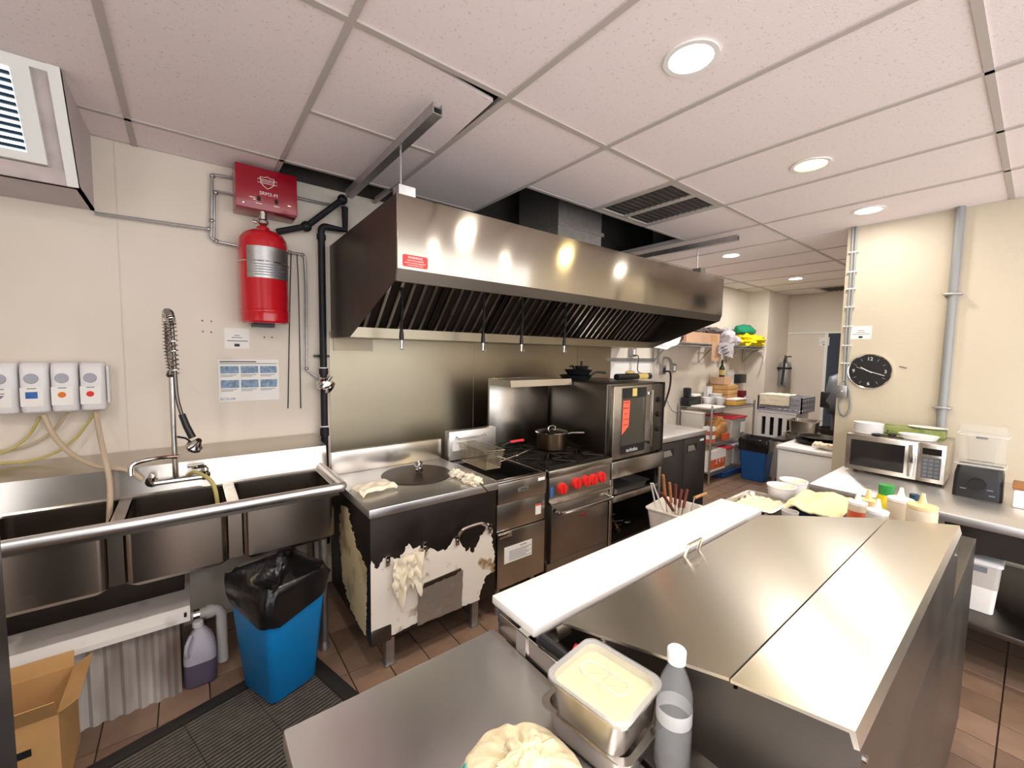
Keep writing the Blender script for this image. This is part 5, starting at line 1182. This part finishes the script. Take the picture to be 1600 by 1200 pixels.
# steel pans beyond the freezer
sh_ = thing('pot_wash_table', 'small steel table behind the freezer carrying steel pans', 'table', (5.3, 1.55, 0))
box('tabletop', 'steel_dark', 5.05, 5.6, 1.38, 1.78, .66, .69, sh_)
for x in (5.08, 5.57):
    for y in (1.41, 1.75): MB().cyl((x, y, 0), (x, y, .66), .018, 10).build('leg', 'galvanized', sh_)
for i, (x, y, z, a, b, h, lab) in enumerate(((5.28, 1.57, .691, .17, .14, .06, 'shallow steel pan under the deep one on the pan table'), (5.30, 1.56, .755, .15, .13, .14, 'deep rectangular steel pan on the pan table behind the freezer'))):
    R_ = lambda p, q, zz: rrect(x, y, p, q, .03, zz, 4, .1)
    MB().loft([R_(a*.85, b*.85, z), R_(a*.93, b*.93, z+h), R_(a*1.05, b*1.05, z+h), R_(a*1.05, b*1.05, z+h+.004), R_(a*.9, b*.9, z+h+.004), R_(a*.82, b*.82, z+.006)]).build('steel_pan', 'steel', label=lab, cat='pan', group='steel pans behind the freezer')
# white crate stack
cs_ = thing('slotted_crate', 'white plastic crate with tall slots under the grey dish racks', 'crate', (6.2, 2.07, 0))
Y0, Y1, X0, X1 = 1.86, 2.30, 6.0, 6.45
box('lower_body', 'white_plastic', X0, X1, Y0, Y1, 0, .50, cs_, .01)
m_ = MB(); m_.box(X0, X0+.02, Y0, Y1, .50, .56).box(X0, X0+.02, Y0, Y1, .80, .86)
for k in range(5): y = Y0+k*(Y1-Y0-.05)/4; m_.box(X0, X0+.02, y, y+.05, .56, .80)
m_.box(X0+.02, X1, Y0, Y0+.02, .50, .86).box(X0+.02, X1, Y1-.02, Y1, .50, .86).box(X1-.02, X1, Y0+.02, Y1-.02, .50, .86); m_.build('slotted_wall', 'white_plastic', cs_)
MB().box(X0-.01, X1+.01, Y0-.01, Y1+.01, .86, .88, .004).build('rim', 'white_plastic', cs_)
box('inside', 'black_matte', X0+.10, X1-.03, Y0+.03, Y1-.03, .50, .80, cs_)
for i in range(3):
    z = .882+i*.066
    t_ = thing('dish_rack', ('lowest grey dish rack on the white crate', 'middle grey dish rack of the stack on the white crate', 'top grey dish rack partly under the white cloth')[i], 'dish rack', (6.2, 2.05, z), 'stacked grey dish racks')
    m_ = MB(); a, b, c, d = 5.99, 6.47, 1.80, 2.31
    m_.box(a, a+.015, c, d, z, z+.022).box(a, a+.015, c, d, z+.044, z+.064).box(b-.015, b, c, d, z, z+.064).box(a, b, c, c+.015, z, z+.022).box(a, b, c, c+.015, z+.044, z+.064).box(a, b, d-.015, d, z, z+.064)
    for k in range(6):
        m_.box(a, a+.012, c+k*(d-c-.012)/5, c+.012+k*(d-c-.012)/5, z+.022, z+.044); m_.box(a+k*(b-a-.012)/5, a+.012+k*(b-a-.012)/5, c, c+.012, z+.022, z+.044)
    m_.build('frame', 'grey_plastic', t_)
    m_ = MB()
    for k in range(1, 8): m_.box(a+.015, b-.015, c+k*(d-c)/8, c+.006+k*(d-c)/8, z, z+.008)
    m_.build('grid', 'grey_plastic', t_)
m_ = MB(); m_.sheet(lambda u, v: (5.950+.008*nz(v*6, u*6)+(.0 if u < .5 else .34*(u-.5)*2), 1.93+.34*v, (.965+.135*u*2 if u < .5 else 1.10)+.012*nz(u*6, v*6, 3)), 20, 16, .012)
m_.build('draped_cloth', 'cloth_white', label='white cloth draped over the grey dish racks', cat='cloth')
# fire extinguisher on pillar
fe = thing('fire_extinguisher', 'silver fire extinguisher hanging on the white pillar', 'fire extinguisher', (7.45, 2.53, 1.10))
EC = (7.50, 2.52, 0)
MB().lathe([(.0005, 1.12), (.085, 1.12), (.09, 1.14), (.09, 1.45), (.07, 1.50), (.03, 1.52), (.03, 1.56), (.0005, 1.56)], EC, 24).build('cylinder', 'galvanized', fe)
MB().tube([(7.47, 2.52, 1.57), (7.56, 2.50, 1.60), (7.64, 2.49, 1.60)], .012, 8).tube([(7.50, 2.52, 1.55), (7.50, 2.52, 1.62)], .018, 8).build('valve_handle', 'steel_dark', fe)
MB().tube(curve([(7.48, 2.51, 1.57), (7.36, 2.48, 1.52), (7.32, 2.48, 1.30), (7.28, 2.48, 1.16)], 5), .018, 8).build('hose', 'black_plastic', fe)
MB().lathe([(.094, 1.40), (.094, 1.43)], EC, 24, cap=False).box(7.41, 7.59, 2.56, 2.60, 1.40, 1.43).build('strap', 'black_plastic', fe)
# wall shelf with clutter
ws = thing('wire_wall_shelf', 'long grey wire shelf on brackets high on the wall above the rack', 'shelf', (5.65, 2.75, 1.70))
m_ = MB()
for y in (2.60, 2.70, 2.80, 2.89): m_.tube([(4.35, y, 1.735), (6.88, y, 1.735)], .006, 6)
m_.tube([(4.35, 2.60, 1.70), (6.88, 2.60, 1.70)], .005, 6)
for k in range(64): m_.tube([(4.35+k*2.53/63, 2.60, 1.741), (4.35+k*2.53/63, 2.89, 1.741)], .0025, 4)
m_.build('deck', 'galvanized', ws)
for x in (4.42, 5.5, 6.3, 6.84): MB().tube([(x, 2.61, 1.725), (x, 2.885, 1.725), (x, 2.89, 1.50), (x, 2.75, 1.66)], .008, 6, closed=True).build('bracket', 'pipe_grey', ws)
ZS = 1.7445
cbx = thing('cardboard_tray', 'brown cardboard box with hanging flap on the wire wall shelf', 'cardboard box', (5.3, 2.72, ZS))
xa = px(1073, 520, y=2.62).x; xb = px(1110, 520, y=2.62).x; xc_ = px(1125, 520, y=2.62).x
box('body', 'cardboard_pale', xa, xc_, 2.62, 2.86, ZS, ZS+.13, cbx); box('window', 'cardboard', xb+.02, xc_-.06, 2.6185, 2.62, ZS+.03, ZS+.11, cbx)
box('flap', 'cardboard_pale', xb, xc_-.05, 2.588, 2.592, ZS-.22, ZS+.01, cbx)
SX = lambda u, y=2.72: px(u, 520, y=y).x
for i, (u0, u1, rz, mm, lab) in enumerate(((1038, 1049, .10, 'bag_clear', 'crumpled clear bag at the hood end of the wire wall shelf'), (1050, 1060, .06, 'cloth_maroon', 'dark maroon cloth bundle on the wire wall shelf'), (1128, 1143, .13, 'bag_clear', 'white plastic bag beside the cardboard box on the wall shelf'), (1143, 1149, .08, 'bag_clear', 'thin plastic bag drooping beside the yellow cloth'))):
    x0, x1 = SX(u0), SX(u1)
    MB().blob(((x0+x1)/2, 2.73, ZS+rz*.8), ((x1-x0)/2, .11, rz), i+2, .3, 2.4, 28, 18, flat=-rz*.8).build('bundle', mm, label=lab, cat='bundle')
for i, (u0, u1, lab) in enumerate(((1078, 1102, 'grey green cloth on top of the cardboard box'), (1104, 1126, 'grey cloth slumped on the cardboard box end'))):
    x0, x1 = SX(u0), SX(u1)
    MB().blob(((x0+x1)/2, 2.74, ZS+.172), ((x1-x0)/2, .10, .05), i+9, .4, 2.6, 26, 14, flat=-.04).build('folded_cloth', 'cloth_grey', label=lab, cat='cloth')
m_ = MB(); m_.sheet(lambda u, v: (SX(1022, 2.58)+.55*u-.05*v, 2.582-.01*nz(u*4, v*4), ZS+.06*u-.13*v*(1-.8*abs(u-.55))+.01*nz(u*5, v*5, 7)), 12, 12, .003); m_.build('hanging_sheet', 'paper_grey', label='white sheet hanging over the shelf edge next to the hood', cat='sheet')
hx = SX(1123, 2.58)
m_ = MB(); m_.sheet(lambda u, v: (hx+.42*u-.03*v+.02*nz(v*4, u*4), 2.566-.012*nz(u*5, v*5), ZS+.02-.20*v*(.7+.3*u)+.01*nz(u*5, v*5, 7)), 14, 12, .003); hb = m_.build('hanging_bag', 'bag_clear', label='clear plastic bag with dark printing hanging off the wall shelf', cat='bag')
for k in range(3): MB().tube([(hx+.02+.03*k, 2.548, ZS-.05-.04*k), (hx+.16+.04*k, 2.548, ZS-.02-.04*k)], .006, 5).build('print', 'dark_print', hb)
x0, x1 = SX(1153), SX(1186)
yc_ = MB().blob(((x0+x1)/2, 2.72, ZS+.075), ((x1-x0)/2+.02, .14, .09), 11, .5, 3, 36, 22, flat=-.074).build('yellow_cloth', 'cloth_yellow', label='bright yellow cloth heap on the wire wall shelf', cat='cloth')
zt = yc_.location.z+max(v.co.z for v in yc_.data.vertices)
x0, x1 = SX(1154), SX(1181)
MB().blob(((x0+x1)/2, 2.76, zt+.032), ((x1-x0)/2*.9, .11, .10), 5, .15, 2, 28, 18, flat=-.03).build('green_cloth', 'cloth_green', label='green cloth bundle on top of the yellow cloth', cat='cloth')
for k in range(1): MB().tube(curve([(6.86+.02*k, 2.6, 1.735), (6.87, 2.58, 1.66), (6.85, 2.58, 1.58), (6.82+.05*k, 2.58, 1.50), (6.80, 2.58, 1.54)], 4), .006, 6).build('hook_strap', 'white_plastic', label='white plastic hook strap hanging from the wall shelf end', cat='hook')
# rack
rk = thing('wire_rack', 'low wire shelving rack with three shelves against the back wall', 'rack', (5.6, 2.65, 0))
RX0, RX1, RY0, RY1 = 5.0, 6.2, 2.43, 2.86
for x in (RX0, RX1):
    for y in (RY0, RY1): MB().cyl((x, y, 0), (x, y, .98), .0125, 10).build('post', 'galvanized', rk)
for z in (.93, .50, .14):
    m_ = MB()
    for y in (RY0, RY1):
        m_.tube([(RX0, y, z), (RX1, y, z)], .004, 5).tube([(RX0, y, z-.03), (RX1, y, z-.03)], .004, 5)
        m_.tube([(RX0+(RX1-RX0)*k/40, y, z if k % 2 else z-.03) for k in range(41)], .003, 4)
    for x in (RX0, RX1): m_.tube([(x, RY0, z), (x, RY1, z)], .004, 5)
    for k in range(48): m_.tube([(RX0+(RX1-RX0)*k/47, RY0, z+.002), (RX0+(RX1-RX0)*k/47, RY1, z+.002)], .002, 4)
    m_.build('shelf', 'galvanized', rk)
Z1, Z2, Z3 = .935, .505, .145
XR = lambda u, v=600, y=2.5: px(u, v, y=y).x
bxg = thing('grey_storage_box', 'grey plastic storage box under the top shelf end of the rack', 'box', (5.2, 2.6, Z2))
box('box_body', 'grey_bin', 5.02, 5.10, 2.56, 2.84, Z2+.004, .86, bxg, .005); box('lid', 'white_board', 5.015, 5.105, 2.555, 2.845, .86, .88, bxg, .004)
cbw = MB().box(5.03, 5.36, 2.44, 2.72, Z1, Z1+.02, .004).build('white_board', 'white_board', label='white cutting board on the rack top shelf', cat='board')
pr = thing('label_printer', 'black receipt printer on the rack top shelf', 'printer', (5.1, 2.79, Z1))
box('body', 'black_plastic', 5.01, 5.33, 2.735, 2.85, Z1, Z1+.12, pr, .02); box('screen', 'black_plastic', 5.01, 5.10, 2.75, 2.83, Z1+.12, Z1+.24, pr, .02); box('paper_roll', 'paper', 5.14, 5.32, 2.74, 2.84, Z1+.12, Z1+.15, pr, .01)
for i, (x, y, r, lab) in enumerate(((5.42, 2.70, .075, 'white bowl beside the black printer on the rack'), (5.55, 2.60, .07, 'white bowl in front of the takeout tub on the rack'))):
    MB().lathe([(.0005, 0), (r*.55, 0), (r, .1), (r*1.02, .105), (r*.96, .105), (r*.5, .008), (.0005, .008)], (x, y, Z1), 24).build('bowl', 'white_plastic', label=lab, cat='bowl')
MB().lathe([(.0005, 0), (.065, 0), (.075, .13), (.078, .13), (.078, .14), (.0005, .14)], (5.68, 2.72, Z1), 22).build('white_tub', 'white_plastic', label='tall white tub in front of the brown trays on the rack', cat='tub')
box('white_carton', 'paper_grey', 5.60, 5.74, 2.80, 2.85, Z1, Z1+.23, label='upright white carton leaning behind the tall white tub', cat='carton')
for i in range(4):
    z = Z1+.0+i*.065
    m_ = MB(); m_.box(5.76, 6.06, 2.58 if i == 0 else 2.60, 2.85, z, z+.06, .004)
    m_.build('brown_tray', 'cardboard', label=('lowest brown carton of the stack on the rack', 'second brown carton up the stack on the rack', 'third brown carton up the stack on the rack', 'topmost brown carton right under the beige one')[i], cat='carton', group='brown cartons on the rack')
box('beige_carton', 'cardboard_pale', 5.78, 5.98, 2.66, 2.85, Z1+.262, Z1+.36, label='pale beige carton topping the brown stack', cat='carton')
btl = thing('oil_bottle', 'dark glass bottle with pale label on the beige carton', 'bottle', (5.88, 2.75, Z1+.362))
MB().lathe([(.0005, 0), (.035, 0), (.036, .12), (.014, .17), (.013, .24), (.0005, .24)], (5.88, 2.75, Z1+.362), 20).build('bottle_body', 'glass_green', btl); MB().lathe([(.037, .03), (.037, .1)], (5.88, 2.75, Z1+.362), 20, cap=False).build('label', 'label_yellow', btl)
ytb = thing('yellow_container', 'yellow tub with white lid at the front of the rack top', 'tub', (5.82, 2.49, Z1)); box('tub_body', 'yellow_tub', 5.66, 5.96, 2.44, 2.57, Z1, Z1+.07, ytb, .01); box('lid', 'white_board', 5.65, 5.97, 2.435, 2.575, Z1+.07, Z1+.09, ytb, .004)
for i, (x, y, h, r, mm, cm, lab) in enumerate(((6.09, 2.70, .18, .035, 'food_pale', 'black_plastic', 'spice bottle with black cap on the rack'), (6.07, 2.50, .10, .022, 'clear_frost', 'white_plastic', 'small clear bottle at the rack front'), (6.15, 2.50, .09, .022, 'clear_frost', 'grey_plastic', 'small grey capped jar at the rack end'))):
    t_ = thing('spice_bottle', lab, 'bottle', (x, y, Z1)); MB().lathe([(.0005, 0), (r, 0), (r, h*.75), (r*.6, h*.85), (.0005, h*.85)], (x, y, Z1), 16).build('bottle_body', mm, t_); MB().lathe([(r*.7, h*.84), (r*.7, h), (.0005, h)], (x, y, Z1), 16).build('cap', cm, t_)
box('maroon_box', 'maroon', 6.10, 6.24, 2.56, 2.64, Z1, Z1+.17, label='upright dark red box at the end of the rack top', cat='box')
# middle shelf
brd = thing('bread_bag', 'clear bag of brown bread on the rack middle shelf', 'bread', (5.36, 2.55, Z2))
MB().blob((5.37, 2.54, Z2+.155), (.20, .09, .15), 3, .25, 2.2, 26, 18, flat=-.149).build('loaf', 'bread', brd)
box('paper_band', 'orange_box', 5.32, 5.52, 2.437, 2.45, Z2+.01, Z2+.09, brd)
for i in range(4): box('orange_carton', 'orange_box' if i % 2 == 0 else 'paper', 5.02, 5.14, 2.44, 2.55, Z2+.004+i*.05, Z2+.051+i*.05, label=('lowest orange carton stacked beside the bread bag', 'lower white carton stacked beside the bread bag', 'upper orange carton stacked beside the bread bag', 'top white carton stacked beside the bread bag')[i], cat='carton', group='cartons beside the bread bag')
def clearbin(nm, lab, x0, x1, y0, y1, z, h, lid):
    t_ = thing(nm, lab, 'bin', ((x0+x1)/2, (y0+y1)/2, z)); cx, cy, hx, hy = (x0+x1)/2, (y0+y1)/2, (x1-x0)/2, (y1-y0)/2
    MB().loft([rrect(cx, cy, hx*.9, hy*.9, .02, z), rrect(cx, cy, hx, hy, .02, z+h), rrect(cx, cy, hx*.96, hy*.96, .02, z+h), rrect(cx, cy, hx*.86, hy*.86, .02, z+.005)]).build('bin_body', 'clear_frost', t_)
    MB().loft([rrect(cx, cy, hx*.85, hy*.85, .02, z+.006), rrect(cx, cy, hx*.9, hy*.9, .02, z+h*.7)]).build('contents', 'food_pale', t_)
    if lid: box('lid', lid, x0-.01, x1+.01, y0-.01, y1+.01, z+h, z+h+.025, t_, .008)
    return t_
t_ = clearbin('lidded_bin', 'clear food bin with red lid and white label on the rack', 5.60, 6.02, 2.45, 2.80, Z2+.003, .25, 'red_plastic'); box('label', 'paper', 5.84, 5.97, 2.443, 2.447, Z2+.06, Z2+.2, t_)
clearbin('lidded_bin', 'clear food bin with red lid on the rack bottom shelf', 5.48, 5.66, 2.45, 2.80, Z3+.003, .22, 'red_plastic')
clearbin('lidded_bin', 'clear food bin with pale blue lid on the rack bottom shelf', 5.70, 6.12, 2.45, 2.80, Z3+.003, .24, 'jug')
bxr = thing('printed_carton', 'red and white printed carton at the front of the rack bottom shelf', 'carton', (5.24, 2.6, Z3))
box('box_body', 'paper', 5.02, 5.44, 2.44, 2.70, Z3+.003, Z3+.25, bxr); box('red_panel', 'orange_box', 5.025, 5.435, 2.4385, 2.44, Z3+.03, Z3+.15, bxr); text('lettering', '2 4 1', .11, (5.28, 2.438, Z3+.12), 'y', 'paper', bxr)
box('under_tray', 'blue_dark', 5.45, 6.1, 2.46, 2.8, .0, .06, label='dark blue tray on the floor under the rack', cat='tray')
b2 = thing('trash_bin', 'darker blue bin with black liner standing beside the wire rack', 'bin', (5.82, 2.22, 0))
R_ = lambda a, b, z: rrect(5.79, 2.21, a, b, .03, z, 5, .1)
MB().loft([R_(.13, .13, .0), R_(.165, .165, .45), R_(.155, .155, .45), R_(.12, .12, .02)]).build('body', 'blue_dark', b2)
def bg(a, z, sd, am=.012): return [p+(Vector((noise.noise(Vector((p.x*14, p.y*14, sd))), noise.noise(Vector((p.x*14, p.y*14, sd+9))), noise.noise(Vector((p.x*20, p.y*20, sd+4)))))*am*1.5) for p in R_(a, a, z)]
MB().loft([bg(.17, .38, 1), bg(.175, .43, 2), bg(.18, .51, 3), bg(.165, .54, 4), bg(.14, .50, 5), bg(.05, .45, 6)], False, True).build('bag', 'bag_black', b2, ang=1.2)
MB().blob((5.77, 2.17, .50), (.02, .02, .012), 1, .3).build('paper_scrap', 'paper', b2)
dm = box('passage_mat', 'mat_dark', 3.2, 5.0, 1.42, 1.93, 0, .01, label='plain black floor mat in the passage behind the prep table', cat='mat')
# wall electrics near oven
for i, (u, v, lab) in enumerate(((988, 550, 'grey outlet box above the magnetic bar with a black plug'), (1035, 578, 'grey outlet box on the conduit above the black refrigerator cable'), (1051, 575, 'grey outlet box at the end of the curved conduit'))):
    p = px(u, v, y=W-.02); t_ = thing('outlet_box', lab, 'outlet', (p.x, W-.02, p.z-.05), 'outlet boxes on the back wall')
    box('case', 'galvanized', p.x-.045, p.x+.045, W-.045, W, p.z-.055, p.z+.055, t_, .005); box('socket', 'white_plastic' if i != 1 else 'black_plastic', p.x-.02, p.x+.02, W-.05, W-.045, p.z-.03, p.z+.03, t_)
a = px(948, 562, y=W-.01); b = px(1022, 558, y=W-.01); rl = thing('order_rail', 'grey metal ticket rail on the wall with paper sheets below it', 'rail', ((a.x+b.x)/2, W-.01, a.z-.3))
box('rail', 'galvanized', a.x, b.x, W-.02, W, a.z-.02, a.z+.02, rl)
for k in range(2): box('paper_sheet', 'paper', a.x+.03+k*.42, a.x+.40+k*.42, W-.003, W-.0005, a.z-.34, a.z-.02, rl)
p = px(1030, 555, y=W-.03); q = px(1035, 570, y=W-.03)
pipe('conduit', 'galvanized', .012, [(p.x, W-.03, 1.73), (p.x, W-.03, p.z-.1), (p.x+.03, W-.03, q.z)], 'vertical conduit from the wall shelf down to an outlet box', 'conduit', [])
pipe('conduit', 'galvanized', .009, curve([px(1036, 570, y=W-.03), px(1038, 560, y=W-.03), px(1046, 560, y=W-.03), px(1051, 570, y=W-.03)], 4), 'short curved conduit joining two outlet boxes', 'conduit', [])
p = px(1037, 580, y=W-.05)
MB().tube(curve([(p.x, W-.06, p.z), (p.x+.08, W-.09, p.z-.02), (p.x+.1, W-.08, p.z-.2), (p.x+.02, W-.06, .95)], 6), .012, 8).build('power_cable', 'black_plastic', label='thick black power cable dropping from the wall outlet', cat='cable')
p = px(990, 555, y=W-.05); MB().tube(curve([p, p+Vector((.05, -.03, -.02)), p+Vector((.02, -.05, -.18)), (p.x-.06, 2.63, 1.38)], 6), .006, 6).build('power_cable', 'black_plastic', label='thin black power cord from the outlet to the convection oven', cat='cable')
MB().tube(curve([px(1043, 625, y=2.892), px(1050, 640, y=2.892), px(1060, 642, y=2.892), px(1066, 630, y=2.892), px(1063, 622, y=2.892)], 6), .006, 6).build('white_cable', 'white_plastic', label='white cable looping on the wall near the black printer', cat='cable')
a = px(1152, 585, y=W-.05); b = px(1163, 598, y=W-.05)
box('wall_dispenser', 'black_plastic', a.x, b.x, W-.08, W, b.z, a.z, label='black wall dispenser above the rack', cat='dispenser', bev=.01)
a = px(1138, 582, y=W-.02); b = px(1151, 605, y=W-.02)
box('wall_paper_sheet', 'paper', a.x, b.x, W-.004, W, b.z, a.z, label='white paper sheet on the wall beside the black dispenser', cat='sheet')
